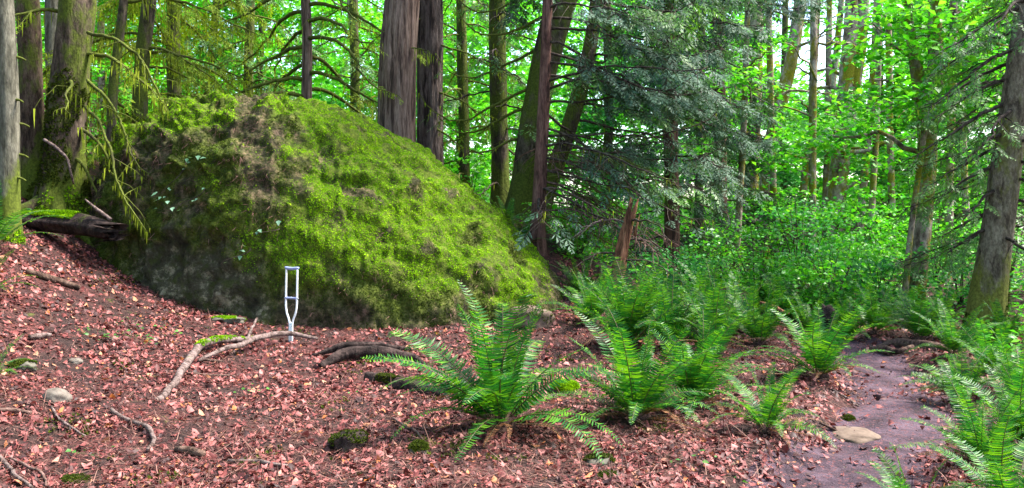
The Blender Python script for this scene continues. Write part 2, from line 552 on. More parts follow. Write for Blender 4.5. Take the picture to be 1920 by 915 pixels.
gx = axis(-400, 400, -8.5, 6.5, 0.075)
gy = axis(-120, 600, 3.0, 16.0, 0.075)
GX, GY = np.meshgrid(gx, gy)
GZ = height(GX, GY)
gm = MB()
nx, ny = len(gx), len(gy)
gi = np.arange(ny - 1)[:, None] * nx + np.arange(nx - 1)[None]
gm.add(np.c_[GX.ravel(), GY.ravel(), GZ.ravel()], np.stack([gi, gi + 1, gi + nx + 1, gi + nx], -1).reshape(-1, 4))
ground = gm.build('ground', M['ground'], None, True, 'structure')

pc = resample(np.c_[PATH_C, np.zeros(len(PATH_C))], 0.06)[:, :2]
tn = nrm(np.gradient(pc, axis=0)); nn_ = np.c_[tn[:, 1], -tn[:, 0]]
uu = np.linspace(-1, 1, 25)
near_w = 0.16 * (1 - smooth(5.0, 7.2, pc[:, 1]))
hw = 0.5 + near_w + 0.14 * vnoise(np.c_[pc * 1.4, np.zeros(len(pc))], 21)
hw2 = 0.5 + near_w + 0.15 * vnoise(np.c_[pc * 1.1, np.ones(len(pc)) * 5], 22)
W = np.where(uu[None] > 0, hw[:, None], hw2[:, None]) * uu[None]
pxy = pc[:, None, :] + W[:, :, None] * nn_[:, None, :]
edge = np.abs(uu)[None] ** 4
pz = height(pxy[..., 0], pxy[..., 1]) + 0.022 - 0.045 * edge + 0.022 * fbm(np.c_[pxy.reshape(-1, 2) * 4, np.zeros(pxy.size // 2)], 3, 4).reshape(pxy.shape[:2])
pm = MB()
a_, b_ = pxy.shape[:2]
pi_ = np.arange(a_ - 1)[:, None] * b_ + np.arange(b_ - 1)[None]
pm.add(np.c_[pxy.reshape(-1, 2), pz.ravel()], np.stack([pi_, pi_ + 1, pi_ + b_ + 1, pi_ + b_], -1).reshape(-1, 4))
pm.build('path', M['path'], None, True, 'structure')

# ------------------------------------------------------------------ small pieces used again and again
TUFT = []
for k in range(3):
    V, T = [], []
    for i in range(5):
        a = i * 1.257 + k * 0.4 + rng.normal() * 0.2
        c, s = math.cos(a), math.sin(a)
        w = 0.32
        l = 0.55 + 0.3 * rng.random(); z = 0.55 + 0.5 * rng.random()
        o = len(V)
        V += [(-s * w, c * w, 0), (s * w, -c * w, 0), (c * l, s * l, z)]
        T += [(o, o + 1, o + 2)]
    TUFT.append((np.array(V), np.array(T)))

def up_frames(nrmls):
    n = nrm(nrmls)
    t = rng.normal(size=n.shape)
    x = nrm(np.cross(t, n)); y = np.cross(n, x)
    return np.stack([x, y, n], -1)

MINI = [(t[0][:9], t[1][:3]) for t in TUFT]
def moss_tufts(mb, p, n, size, kinds=None):
    kinds = kinds or TUFT
    R = up_frames(nrm(n + rng.normal(size=n.shape) * 0.25))
    sc = size * (0.6 + 0.8 * rng.random(len(p)))
    k = rng.integers(0, 3, len(p))
    for i in range(3):
        s = k == i
        mb.inst(kinds[i], p[s], R[s], sc[s])

# ------------------------------------------------------------------ the boulder
SH = np.array([(150, 440, 13.3), (200, 490, 12.5), (300, 560, 11.9), (430, 605, 11.5), (540, 640, 11.4), (700, 660, 11.3),
               (820, 650, 11.4), (940, 620, 11.7), (1030, 575, 12.3), (1062, 560, 13.0)], float)
CR = np.array([(150, 420, 13.8), (170, 372, 13.9), (200, 322, 14.0), (250, 268, 14.1), (300, 246, 14.2), (350, 222, 14.3), (400, 198, 14.4), (500, 196, 14.4),
               (600, 203, 14.3), (660, 222, 14.2), (720, 256, 14.1), (780, 290, 14.0), (850, 345, 13.8), (920, 392, 13.7), (1000, 468, 13.5), (1045, 525, 13.3), (1062, 575, 13.2)], float)
NS, NTT = 300, 190
ss = np.linspace(150, 1062, NS)
fb = np.stack([np.interp(ss, SH[:, 0], SH[:, k]) for k in range(3)], 1)
cr = np.stack([np.interp(ss, CR[:, 0], CR[:, k]) for k in range(3)], 1)
Fp = np.array([P(*r) for r in fb]); Cp = np.array([P(*r) for r in cr])
Fp[:, 2] = np.minimum(Fp[:, 2], height(Fp[:, 0], Fp[:, 1])) - 0.35
Bp = Cp + np.c_[np.zeros(NS), np.full(NS, 1.9), np.zeros(NS)]
Bp[:, 2] = np.minimum(height(Bp[:, 0], Bp[:, 1]) - 0.4, Cp[:, 2] - 0.2)
sn = (ss - 150) / 912.0
th = np.linspace(0, math.pi, NTT)
ex = np.interp(sn, [0, 0.2, 0.4, 0.6, 1.0], [0.75, 0.55, 0.68, 0.9, 1.05])[:, None]
cs, si = np.cos(th)[None], np.sin(th)[None]
front = cs >= 0
ca = np.where(front, 1 - np.abs(cs) ** ex, 1 - np.abs(cs) ** 0.8)
sb = np.abs(si) ** ex
BV = np.where(front[..., None], Fp[:, None] + (Cp - Fp)[:, None] * np.stack([ca, ca, sb], -1),
              Bp[:, None] + (Cp - Bp)[:, None] * np.stack([ca, ca, np.abs(si) ** 0.8 + 0 * ca], -1))
# displaced along its normals
du = np.gradient(BV, axis=0); dv = np.gradient(BV, axis=1)
BN = nrm(np.cross(dv, du).reshape(-1, 3))
bf = BV.reshape(-1, 3)
tt = (np.repeat(th[None], NS, 0) / math.pi).ravel(); sf = np.repeat(sn, NTT)
hf = np.where(front, sb, 1.0).ravel()
fade = smooth(0.0, 0.06, np.minimum(sf, 1 - sf))
amp = 0.6 + 0.4 * smooth(0.12, 0.3, tt)
dsp = 0.22 * fbm(bf * 0.75, 4, 31) + 0.08 * fbm(bf * 2.6, 4, 33) + 0.05 * fbm(bf * 8.0, 3, 35)
crack = np.abs(fbm(bf * np.array([1.1, 1.1, 0.7]) + 3, 3, 41))
dsp = dsp - 0.05 * np.exp(-(crack / 0.06) ** 2)
sB = sf - 0.09 * (1 - hf) + 0.24 * fbm(bf * 0.9, 4, 44)
left = 1 - smooth(0.28, 0.46, sB)
ledge = np.abs(np.sin(bf[:, 2] * 4.2 + 2.0 * fbm(bf * 0.7, 2, 47)))
dsp = dsp - left * 0.12 * (1 - ledge) * (tt < 0.5) + left * 0.16 * fbm(bf * np.array([2.2, 2.2, 3.4]), 4, 46)
cush = (1 - np.abs(fbm(bf * 3.4 + 2, 2, 48))) ** 2 * 0.06 + (1 - np.abs(fbm(bf * 8.5 + 4, 2, 49))) ** 2 * 0.05
ter = bf[:, 2] * 0.8 + bf[:, 0] * 0.35 + 0.5 * fbm(bf * 0.8 + 1, 3, 57)
ter = ter * 2.1 - np.floor(ter * 2.1)
dsp = dsp + 0.08 * (smooth(0.0, 0.75, ter) - smooth(0.75, 1.0, ter) - 0.4) * (1 - left) * smooth(0.1, 0.3, hf)
dsp = dsp + left * (0.07 * fbm(bf * 6.5, 3, 36) - 0.08 * np.exp(-(fbm(bf * 2.0 + 7, 3, 37) / 0.06) ** 2))
dsp = dsp + (cush - 0.09) * (0.5 + 0.5 * (1 - left))
bf = bf + BN * (dsp * fade * amp)[:, None]
BQi = np.arange(NS - 1)[:, None] * NTT + np.arange(NTT - 1)[None]
BQ = np.stack([BQi, BQi + 1, BQi + NTT + 1, BQi + NTT], -1).reshape(-1, 4)

# where the living moss grows: bright cushion moss on the right flank and on top, dull moss with shade darkened into its colour, and bare stone, on the left face
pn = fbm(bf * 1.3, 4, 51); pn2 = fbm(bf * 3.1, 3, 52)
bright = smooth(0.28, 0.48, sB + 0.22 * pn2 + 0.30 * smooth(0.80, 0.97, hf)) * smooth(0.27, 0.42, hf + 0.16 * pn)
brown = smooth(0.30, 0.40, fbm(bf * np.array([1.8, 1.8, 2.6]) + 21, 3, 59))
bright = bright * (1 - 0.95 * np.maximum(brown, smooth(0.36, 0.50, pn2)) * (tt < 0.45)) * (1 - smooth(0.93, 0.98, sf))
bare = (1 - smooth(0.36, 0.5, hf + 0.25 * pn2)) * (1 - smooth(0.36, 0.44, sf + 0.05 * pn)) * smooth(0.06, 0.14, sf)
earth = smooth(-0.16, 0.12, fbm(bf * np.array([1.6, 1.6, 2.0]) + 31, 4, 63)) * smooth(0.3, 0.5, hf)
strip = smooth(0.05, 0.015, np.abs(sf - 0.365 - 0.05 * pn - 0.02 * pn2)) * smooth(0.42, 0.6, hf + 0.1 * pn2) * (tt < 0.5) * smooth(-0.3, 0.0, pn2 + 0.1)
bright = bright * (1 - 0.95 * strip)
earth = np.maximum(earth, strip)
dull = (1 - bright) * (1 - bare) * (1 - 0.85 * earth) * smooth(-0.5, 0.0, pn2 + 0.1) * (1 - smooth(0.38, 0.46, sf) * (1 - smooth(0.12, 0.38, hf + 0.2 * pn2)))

def boulder_material():
    m = NT('boulder_stone')
    at = m.n('ShaderNodeAttribute'); at.attribute_name = 'cover'
    sc = m.n('ShaderNodeSeparateColor'); m.l(at.outputs['Color'], sc.inputs[0])
    v = m.coord()
    st = m.ramp(m.noise(v, 4.5, 8, 0.75), [(0.36, (0.010, 0.009, 0.005)), (0.47, (0.035, 0.031, 0.018)), (0.54, (0.05, 0.046, 0.028)), (0.60, (0.15, 0.132, 0.088)), (0.72, (0.21, 0.185, 0.125))])
    st = m.mix(m.ramp(m.noise(v, 7, 6, 0.7), [(0.5, (0, 0, 0)), (0.6, (0.85, 0.85, 0.85))]), st, (0.03, 0.036, 0.008))
    so = m.ramp(m.noise(v, 9, 7, 0.75), [(0.4, (0.016, 0.012, 0.007)), (0.5, (0.04, 0.034, 0.016)), (0.62, (0.13, 0.08, 0.058))])
    mo = m.ramp(m.noise(v, 9, 5, 0.7), [(0.35, (0.016, 0.024, 0.004)), (0.65, (0.09, 0.13, 0.006))])
    c = m.mix(sc.outputs[1], so, st)
    c = m.mix(sc.outputs[0], c, mo)
    m.color(c); m.set(0.92, 0.15)
    m.bump(m.noise(v, 16, 6, 0.7), 0.9, 0.04)
    return m.m
M['boulder'] = boulder_material()
bl = thing('boulder', 'huge moss covered boulder with a bare dark stone face, rising behind the crutch', 'boulder',
           (-2.7, 13.0, h1(-2.7, 13.0)))
bmb = MB().add(bf, BQ)
rock = bmb.build('rock', M['boulder'], bl, True)
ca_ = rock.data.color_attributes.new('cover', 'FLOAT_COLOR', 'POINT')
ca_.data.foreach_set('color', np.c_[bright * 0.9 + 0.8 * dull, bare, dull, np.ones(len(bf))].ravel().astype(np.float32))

BQ = BQ[tt[BQ[:, 0]] < 0.62]
sp_, snm, sk = sample_surface(bf, BQ, 290000)
fc = lambda arr: arr[BQ[:, 0]][sk]
vis = (fc(tt) < 0.62) & (sp_[:, 2] > height(sp_[:, 0], sp_[:, 1]) - 0.05)
rb = rng.random(len(sp_))
clump = smooth(-0.45, 0.0, fbm(sp_ * 5.5, 3, 58))
sel = vis & (rb < fc(bright) * 0.9 * (0.25 + 0.75 * clump))
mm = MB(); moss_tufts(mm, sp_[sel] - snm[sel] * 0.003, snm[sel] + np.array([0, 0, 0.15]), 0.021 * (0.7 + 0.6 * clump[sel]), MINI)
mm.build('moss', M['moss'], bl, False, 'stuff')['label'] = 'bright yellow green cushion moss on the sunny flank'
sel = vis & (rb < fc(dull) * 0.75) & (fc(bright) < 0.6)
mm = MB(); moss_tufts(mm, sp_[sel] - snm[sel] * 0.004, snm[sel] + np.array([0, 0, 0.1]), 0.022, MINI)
mm.build('shade_dulled_moss', M['shade_dark_moss'], bl, False, 'stuff')['label'] = 'dull moss with shade darkened into its colour on the left face'
# drifts of dead needles and roots caught on the stone
NEED = (np.array([(0, -0.02, 0), (0, 0.02, 0), (0.55, 0.025, 0.07), (0.55, -0.015, 0.07), (1, 0, -0.02)]), np.array([(0, 3, 2), (0, 2, 1), (3, 4, 2)]))
drift = smooth(0.15, 0.35, fbm(bf * 1.1 + 9, 3, 61)) * (1 - bright) * (1 - bare) + 0.55 * np.maximum(brown, smooth(0.36, 0.5, pn2)) * (tt < 0.45)
drift = drift + smooth(0.05, 0.0, np.abs(sB - 0.34)) * (tt > 0.2) * 0.8 + (0.2 + 0.7 * earth) * left * (1 - bare) * (1 - bright) + 0.7 * smooth(0.38, 0.46, sf) * (1 - smooth(0.12, 0.38, hf + 0.2 * pn2))
drift = drift + 1.6 * strip
dl = fc(drift)
sel = vis & (rng.random(len(sp_)) < dl * 0.16)
d0 = rng.normal(size=(sel.sum(), 3)) * np.array([0.5, 0.3, 0.4]) + np.array([0, -0.25, -0.7])
nd = MB(); nd.inst(NEED, sp_[sel] + snm[sel] * 0.03, frames(d0, snm[sel]), np.c_[0.06 + 0.12 * rng.random(sel.sum()), np.full(sel.sum(), 0.10), np.full(sel.sum(), 0.08)])
nd.build('dead_needles', M['needle'], bl, False, 'stuff')['label'] = 'brown drifts of dead needles and rootlets'

# outline of the boulder on the ground
BOUND = np.vstack([Fp[:, :2], Bp[::-1, :2]])
def in_boulder(x, y):
    inside = np.zeros(len(x), bool)
    px_, py_ = BOUND[:, 0], BOUND[:, 1]
    j = len(BOUND) - 1
    for i in range(0, len(BOUND), 6):
        c = ((py_[i] > y) != (py_[j] > y))
        with np.errstate(divide='ignore', invalid='ignore'):
            xi = (px_[j] - px_[i]) * (y - py_[i]) / (py_[j] - py_[i]) + px_[i]
        inside ^= c & (x < xi)
        j = i
    return inside

# ------------------------------------------------------------------ fallen leaves
def maple_dead(k):
    r = np.random.default_rng(90 + k)
    V = [(0, 0, 0.02)]
    lob = [(1.0, 0), (0.42, 28), (0.85, 55), (0.35, 85), (0.6, 115), (0.22, 180), (0.6, 245), (0.35, 275), (0.85, 305), (0.42, 332)]
    if k == 1:
        lob = [(1.0, 0), (0.5, 40), (0.35, 90), (0.5, 140), (0.9, 180), (0.5, 220), (0.35, 270), (0.5, 320)]
    if k == 2:
        lob = [(0.9, 0), (0.7, 60), (0.8, 110), (0.5, 190), (0.75, 250), (0.6, 310)]
    for rr, a in lob:
        a = math.radians(a)
        V.append((rr * math.cos(a), rr * math.sin(a) * 0.8, 0.34 * rr * (r.random() - 0.25) + 0.22 * (math.sin(a * 2 + k)) * rr))
    n = len(V) - 1
    T = [(0, 1 + i, 1 + (i + 1) % n) for i in range(n)]
    return np.array(V) * 0.5, np.array(T)
DEAD = [maple_dead(k) for k in range(3)]

def scatter_ground(n, x0, x1, y0, y1):
    x = rng.uniform(x0, x1, n); y = rng.uniform(y0, y1, n)
    return x, y

n = 178000
y = 3.6 + (14.5 - 3.6) * rng.random(n) ** 1.25
x = rng.uniform(-0.64, 0.60, n) * y + rng.normal(size=n) * 0.2
pd = path_dist(x, y) - 0.17 * (1 - smooth(5.0, 7.2, y))
p3 = np.c_[x, y, np.zeros(n)]
patch = fbm(p3 * 1.5, 4, 71)
dens = 0.28 + 0.72 * smooth(-0.25, 0.12, patch + 0.3 * vnoise(p3 * 6, 72))
dens = dens * np.where(pd < 0.52, 0.07 + 0.8 * smooth(0.12, 0.5, pd + 0.25 * patch), 1.0)
dens = dens * np.where(x > 3.0, 0.6, 1.0)
keep = (rng.random(n) < dens * 0.62) & ~in_boulder(x, y) & (x > -9) & (x < 7)
x, y, patch, pd = x[keep], y[keep], patch[keep], pd[keep]
z = height(x, y)
size = (0.030 + 0.085 * rng.random(len(x)) ** 2.6) * (0.9 + 0.03 * np.clip(y - 6, 0, 8))
eps = 0.05
gn = nrm(np.c_[-(height(x + eps, y) - height(x - eps, y)) / (2 * eps), -(height(x, y + eps) - height(x, y - eps)) / (2 * eps), np.ones(len(x))])
R = up_frames(nrm(gn + rng.normal(size=gn.shape) * 0.42))
pos = np.c_[x, y, z + 0.006 + 0.016 * rng.random(len(x)) + np.where(pd < 0.55, 0.02, 0)]
# the three hundred that show largest are leaves of their own, the rest one litter
show = size / y * (np.abs(x / y) < 0.575) * ((EYE - z) / y < 515 / FPX)
order = np.argsort(-show)
own = order[:280]; rest = order[280:]
kk = np.where(y > 8.0, 2, rng.integers(0, 3, len(x)))
lm = [MB().add(*DEAD[i]).mesh('leaf', M['litter']) for i in range(3)]
for i in own:
    o = bpy.data.objects.new('leaf', lm[kk[i]]); COL.objects.link(o)
    o.parent = ground
    Mx = Matrix(R[i].tolist()).to_4x4(); Mx.translation = Vector(pos[i])
    o.matrix_local = Mx @ Matrix.Scale(size[i], 4)
lt = MB()
for i in range(3):
    s = rest[kk[rest] == i]
    lt.inst(DEAD[i], pos[s], R[s], size[s])
lit = lt.build('leaf_litter', M['litter'], None, False, 'stuff')
tag(lit, 'reddish brown fallen maple leaves covering the forest floor', 'leaf litter')

# needles, twiglets and bits of bark between the leaves
n = 42000
y = 3.6 + 10 * rng.random(n) ** 1.2
x = rng.uniform(-0.62, 0.6, n) * y
k = (~in_boulder(x, y)) & (path_dist(x, y) > 0.25 + 0.3 * rng.random(n))
x, y = x[k], y[k]
d0 = np.c_[rng.normal(size=(len(x), 2)), rng.normal(size=len(x)) * 0.25]
nd = MB(); nd.inst(NEED, np.c_[x, y, height(x, y) + 0.02], frames(d0, np.array([0, 0, 1.0])), np.c_[0.04 + 0.24 * rng.random(len(x)) ** 2.5, 0.10 * np.ones(len(x)), 0.08 * np.ones(len(x))])
tag(nd.build('twig_litter', M['needle'], None, False, 'stuff'), 'scattered dead needles and broken twiglets among fallen leaves', 'twig litter')

# low cushions of moss on the forest floor
n = 60000
y = 3.8 + 9.5 * rng.random(n); x = rng.uniform(-0.62, 0.56, n) * y
mk = fbm(np.c_[x, y, np.zeros(n)] * 1.9 + 5, 3, 81)
k = (mk > 0.36) & (~in_boulder(x, y)) & (path_dist(x, y) > 0.6) & (rng.random(n) < 0.55)
x, y = x[k], y[k]
mb = MB(); moss_tufts(mb, np.c_[x, y, height(x, y) + 0.012], np.tile([0, 0, 1.0], (len(x), 1)), 0.02)
tag(mb.build('ground_moss', M['shade_dark_moss'], None, False, 'stuff'), 'thin olive moss growing in patches on the forest floor', 'moss')

# ------------------------------------------------------------------ ferns
def frond_mesh(a0, a1, bendpow=1.4, npair=44, curl=False, width=0.115, seed=0, mat='fern'):
    r = np.random.default_rng(seed)
    N = 60
    u = np.linspace(0, 1, N)
    ang = np.radians(a0 + (a1 - a0) * u ** bendpow)
    if curl:
        ang = ang - np.radians(260) * smooth(0.9, 1.0, u)
    side = np.cumsum(r.normal() * 0.0025 * np.ones(N)) * u
    dx, dz = np.cos(ang) / (N - 1), np.sin(ang) / (N - 1)
    C = np.c_[np.cumsum(dx) - dx[0], side, np.cumsum(dz) - dz[0]]
    mb = MB()
    mb.addm(tube(C[::3], np.interp(u[::3], [0, 0.2, 1], [0.0075, 0.005, 0.0012]), 4, ref=np.array([0, 1.0, 0])))
    us = np.linspace(0.12, 0.995, npair)
    T = nrm(np.gradient(C, axis=0))
    for i, uu_ in enumerate(us):
        c = np.array([np.interp(uu_, u, C[:, k]) for k in range(3)])
        t = nrm(np.array([np.interp(uu_, u, T[:, k]) for k in range(3)]))
        b = np.array([0, 1.0, 0]); nn = np.cross(t, b)
        L = 1.12 * width * min(1, 0.35 + (uu_ - 0.12) / 0.22) * (1 - uu_) ** 0.5 * 1.25
        L = max(L, 0.008)
        w = 0.0175 * (0.55 + 0.55 * (1 - uu_))
        for s in (-1, 1):
            l = L * (0.9 + 0.2 * r.random())
            fw = 0.16 + 0.25 * uu_ + r.normal() * 0.06
            d = nrm(b * s + t * fw + nn * (-0.18 + r.normal() * 0.10))
            d2 = nrm(d + nn * 0.35 + t * 0.05)
            tw = nrm(t + nn * r.normal() * 0.18)
            p1 = c + d * l * 0.55; p2 = p1 + d2 * l * 0.45
            V = [c - tw * w * 0.35, c + tw * w * 0.5, p1 + tw * w * 0.5, p1 - tw * w * 0.5, p2]
            o = mb.n
            mb.v.append(np.array(V)); mb.n += 5
            mb.q.append(np.array([[o, o + 1, o + 2, o + 3]])); mb.t.append(np.array([[o + 3, o + 2, o + 4]]))
    me = mb.mesh('frond', [M[mat], M['stipe']])
    nst = (len(C[::3]) - 1) * 4
    mi = np.zeros(len(me.polygons), np.int32); mi[:nst] = 1
    me.polygons.foreach_set('material_index', mi)
    return me

FROND = {
    'up': [frond_mesh(82, 54, 1.5, 46, True, 0.125, 1), frond_mesh(76, 42, 1.8, 44, False, 0.115, 2), frond_mesh(85, 66, 1.3, 46, True, 0.12, 3), frond_mesh(79, 48, 1.6, 40, False, 0.10, 13)],
    'out': [frond_mesh(62, -2, 1.4, 44, False, 0.115, 4), frond_mesh(56, -22, 1.5, 42, False, 0.11, 5), frond_mesh(64, 12, 1.4, 44, True, 0.115, 6)],
    'low': [frond_mesh(48, -38, 1.2, 42, False, 0.10, 7), frond_mesh(38, -30, 1.2, 40, False, 0.10, 8)],
    'dead': [frond_mesh(32, -16, 0.8, 34, False, 0.06, 9, 'fern_dead'), frond_mesh(14, -8, 0.8, 34, False, 0.055, 10, 'fern_dead'), frond_mesh(48, -30, 0.8, 34, False, 0.06, 11, 'fern_dead')],
}
ROOT = []
def rootstock_mesh():
    bm = bmesh.new(); bmesh.ops.create_icosphere(bm, subdivisions=3, radius=1)
    V = np.array([v.co[:] for v in bm.verts])
    f = 1 + 0.35 * fbm(V * 3, 3, 5)
    V = V * f[:, None] * np.array([1, 1, 0.75])
    for v, c in zip(bm.verts, V):
        v.co = c
    me = bpy.data.meshes.new('rootstock'); bm.to_mesh(me); bm.free(); me.materials.append(M['soil_root'])
    return me
ROOTM = rootstock_mesh()

def fern(px, py, hgt, label, nup=7, nout=8, nlow=5, ndead=5, loc=None, seed=0, az0=None, spread=360, tilt=0.0):
    hgt = hgt * 1.08; nup = max(3, int(nup * 0.9)); nout = int(nout * 1.3); nlow = int(nlow * 1.5)
    r = np.random.default_rng(seed + abs(int(px)))
    p = G(px, py) if loc is None else np.asarray(loc, float)
    t = thing('sword_fern', label, 'fern', p, 'sword ferns on the forest floor')
    o = bpy.data.objects.new('rootstock', ROOTM); COL.objects.link(o); o.parent = t
    o.scale = (0.13 * hgt, 0.13 * hgt, 0.12 * hgt); o.location = (0, 0, 0.02 * hgt)
    for kind, cnt, s0, s1 in (('up', nup, 0.95, 1.2), ('out', nout, 0.85, 1.25), ('low', nlow, 0.75, 1.15), ('dead', int(ndead * 1.8) + 2, 0.55, 1.0)):
        for i in range(cnt):
            me = FROND[kind][int(r.integers(0, len(FROND[kind])))]
            f = bpy.data.objects.new('frond' if kind != 'dead' else 'dead_frond', me); COL.objects.link(f); f.parent = t
            base = 0 if az0 is None else az0 - spread / 2
            az = math.radians(base + (i + 0.5 + r.normal() * 0.3) * spread / cnt)
            rad = 0.045 * hgt
            f.location = (rad * math.cos(az), rad * math.sin(az), 0.04 * hgt)
            f.rotation_euler = (r.normal() * 0.16, r.normal() * 0.08 - tilt, az)
            s = hgt * (s0 + (s1 - s0) * r.random())
            f.scale = (s, s * (0.95 + 0.3 * r.random()), s)
    return t

fern(938, 806, 0.86, 'largest sword fern, tall upright fronds, standing alone in front of the boulder', 9, 10, 6, 6, seed=33)
fern(1195, 792, 0.74, 'sword fern with bluish drooping lower fronds beside a mossy stone', 9, 8, 6, 5, seed=5)
fern(1300, 765, 0.68, 'wide sword fern whose arching fronds overlap its neighbour beside the mossy stone', 10, 10, 6, 6, seed=8)
fern(1438, 812, 0.47, 'small low sword fern at the edge of the trail bank', 5, 6, 4, 3, seed=2)
fern(1180, 655, 0.92, 'bushy bright sword fern in front of the red broken snag', 13, 10, 3, 3, seed=4)
fern(1305, 628, 0.72, 'sword fern in shade under the blue green cedar boughs', 7, 8, 4, 3, seed=6)
fern(1385, 622, 0.72, 'dark sword fern between the cedar boughs and the leafy shrubs', 8, 7, 3, 3, seed=7)
fern(1235, 610, 0.75, 'sword fern growing just behind the red broken snag', 8, 7, 2, 2, seed=17)
fern(1480, 615, 0.75, 'sword fern with pale fronds at the foot of the leafy shrubs', 8, 7, 3, 2, seed=9)
fern(1535, 712, 0.68, 'sword fern leaning over the bend of the trail on its bank', 6, 9, 5, 5, seed=10)
fern(1640, 628, 0.62, 'bright sword fern standing where the trail disappears', 8, 7, 2, 1, seed=11)
fern(1725, 640, 0.62, 'sword fern on the root bank where the trail turns', 7, 8, 3, 3, seed=12)
fern(1790, 668, 0.5, 'sword fern below the leaning olive grey trunk', 7, 8, 4, 3, seed=13)
fern(1860, 700, 0.5, 'sword fern crowding the foot of the leaning olive grey trunk', 7, 9, 4, 3, seed=14)
fern(1800, 752, 0.5, 'sword fern with shiny arching fronds on the right shoulder of the trail', 4, 9, 6, 4, seed=15)
fern(1905, 745, 0.5, 'sword fern behind the shiny one on the trail shoulder', 6, 9, 4, 3, seed=16)
fern(1845, 880, 0.50, 'yellow green sword fern spreading over the near edge of the trail', 7, 8, 5, 5, seed=18)
fern(1925, 850, 0.56, 'sword fern partly behind the yellow green one by the trail', 6, 8, 4, 3, seed=19)
fern(1715, 985, 0.38, 'low sword fern growing into the trail, few long fronds', 4, 6, 4, 2, seed=20)
fern(1900, 985, 0.46, 'sword fern rooted just below the yellow green one by the trail', 5, 7, 4, 3, seed=21)
fern(1570, 600, 0.6, 'small sword fern under the shrubs beside the dark stump', 6, 6, 2, 1, seed=22)
fern(1090, 560, 0.6, 'sword fern at the foot of the reddish slim trunk', 6, 7, 2, 2, seed=23)
fern(-15, 470, 0.75, 'sword fern against the pale grey trunk, one long frond reaching over it', 3, 7, 3, 1, seed=24)
fern(-30, 560, 0.5, 'sword fern on the leafy slope below the pale grey trunk', 2, 5, 4, 2, seed=25)
fern(-28, 720, 0.42, 'low sword fern on the slope with one bluish frond on the leaves', 1, 3, 5, 1, seed=26)

for i, (px, py, hh, lab) in enumerate(((1110, 612, 0.7, 'sword fern between the boulder end and the bushy bright fern'), (1255, 655, 0.8, 'full sword fern just behind the wide one, under the cedar boughs'),
                                       (1340, 668, 0.75, 'full sword fern behind the overlapping pair near the red wood piece'), (1425, 650, 0.7, 'sword fern around the orange red piece of rotten wood'),
                                       (1330, 596, 0.7, 'deep shade sword fern beyond the full ones'), (1440, 590, 0.7, 'sword fern deep behind the orange red wood piece'),
                                       (1520, 635, 0.6, 'sword fern by the dark upright stump'), (1590, 640, 0.5, 'sword fern left of where the trail disappears'),
                                       (1690, 610, 0.55, 'sword fern in front of the orange mossy trunk'), (1760, 618, 0.6, 'sword fern between the orange mossy trunk and the olive grey one'),
                                       (1885, 650, 0.55, 'sword fern right behind the foot of the olive grey trunk'))):
    fern(px, py, hh, lab, 8, 7, 2, 2, seed=40 + i)
pf = np.array([-0.1, 14.6, 0]); pf[2] = h1(*pf[:2])
fern(0, 0, 0.5, 'little sword fern on the bank behind the boulder shoulder', 5, 6, 2, 1, loc=pf, seed=27)
pf = np.array([0.22, 14.4, 0]); pf[2] = h1(*pf[:2])
fern(0, 0, 0.55, 'little sword fern beside the foot of the leaning mossy trunk', 5, 6, 2, 1, loc=pf, seed=28)

# ------------------------------------------------------------------ trees
SPRAY_V, SPRAY_T = [], []
for i in range(8):
    u = 0.08 + 0.88 * i / 7
    l = 0.36 * (1 - u) ** 0.7 + 0.10
    for s in (-1, 1):
        a = math.radians(40 + 14 * ((i * 7 + s) % 3))
        d = np.array([math.cos(a), s * math.sin(a), -0.12 - 0.2 * ((i * 5 + s) % 4) / 3]); e = np.array([math.sin(a) * 0.5, -s * math.cos(a) * 0.5, 0]) * 0.066
        c = np.array([u, 0, -0.12 * u * u])
        o = len(SPRAY_V)
        SPRAY_V += [c - e * 0.3, c + d * l * 0.5 - e, c + d * l, c + d * l * 0.5 + e]
        SPRAY_T += [(o, o + 1, o + 2), (o, o + 2, o + 3)]
SPRAY = (np.array(SPRAY_V), np.array(SPRAY_T))
LEAF = (np.array([(0, 0, 0), (0.45, 0.36, 0.07), (1, 0, -0.08), (0.45, -0.36, 0.07)]), np.array([(0, 2, 1), (0, 3, 2)]))
STRAND = (np.array([(-0.07, 0, 0), (0.07, 0, 0), (0.05, 0.02, -0.4), (-0.04, 0.01, -0.45), (0.01, 0, -1.0)]), np.array([(0, 1, 2), (0, 2, 3), (3, 2, 4)]))

def trunk_path(ctrl, D, top):
    """ctrl: (px, py, width in px) from low to high"""
    pts = [np.r_[P(px, py, D), w / 2 / FPX * D] for px, py, w in ctrl]
    lo, nx_ = pts[0], pts[1]
    g = (nx_[:2] - lo[:2]) / max(1e-3, nx_[2] - lo[2])
    zg = h1(lo[0], lo[1])
    if lo[2] > zg + 0.05:
        b = lo.copy(); b[:2] = lo[:2] - g * (lo[2] - zg) * 0.6; b[2] = h1(b[0], b[1]) - 0.25; b[3] = lo[3] * 1.08
        pts.insert(0, b)
    else:
        pts[0][2] = zg - 0.25
    hi, pv = pts[-1], pts[-2]
    if top > hi[2] + 0.3:
        g = (hi[:2] - pv[:2]) / max(1e-3, hi[2] - pv[2])
        for f in (0.5, 1.0):
            e = hi.copy(); dz = (top - hi[2]) * f
            e[:2] = hi[:2] + g * dz * 0.7; e[2] = hi[2] + dz; e[3] = hi[3] * (1 - 0.75 * f)
            pts.append(e)
    return np.array(pts)

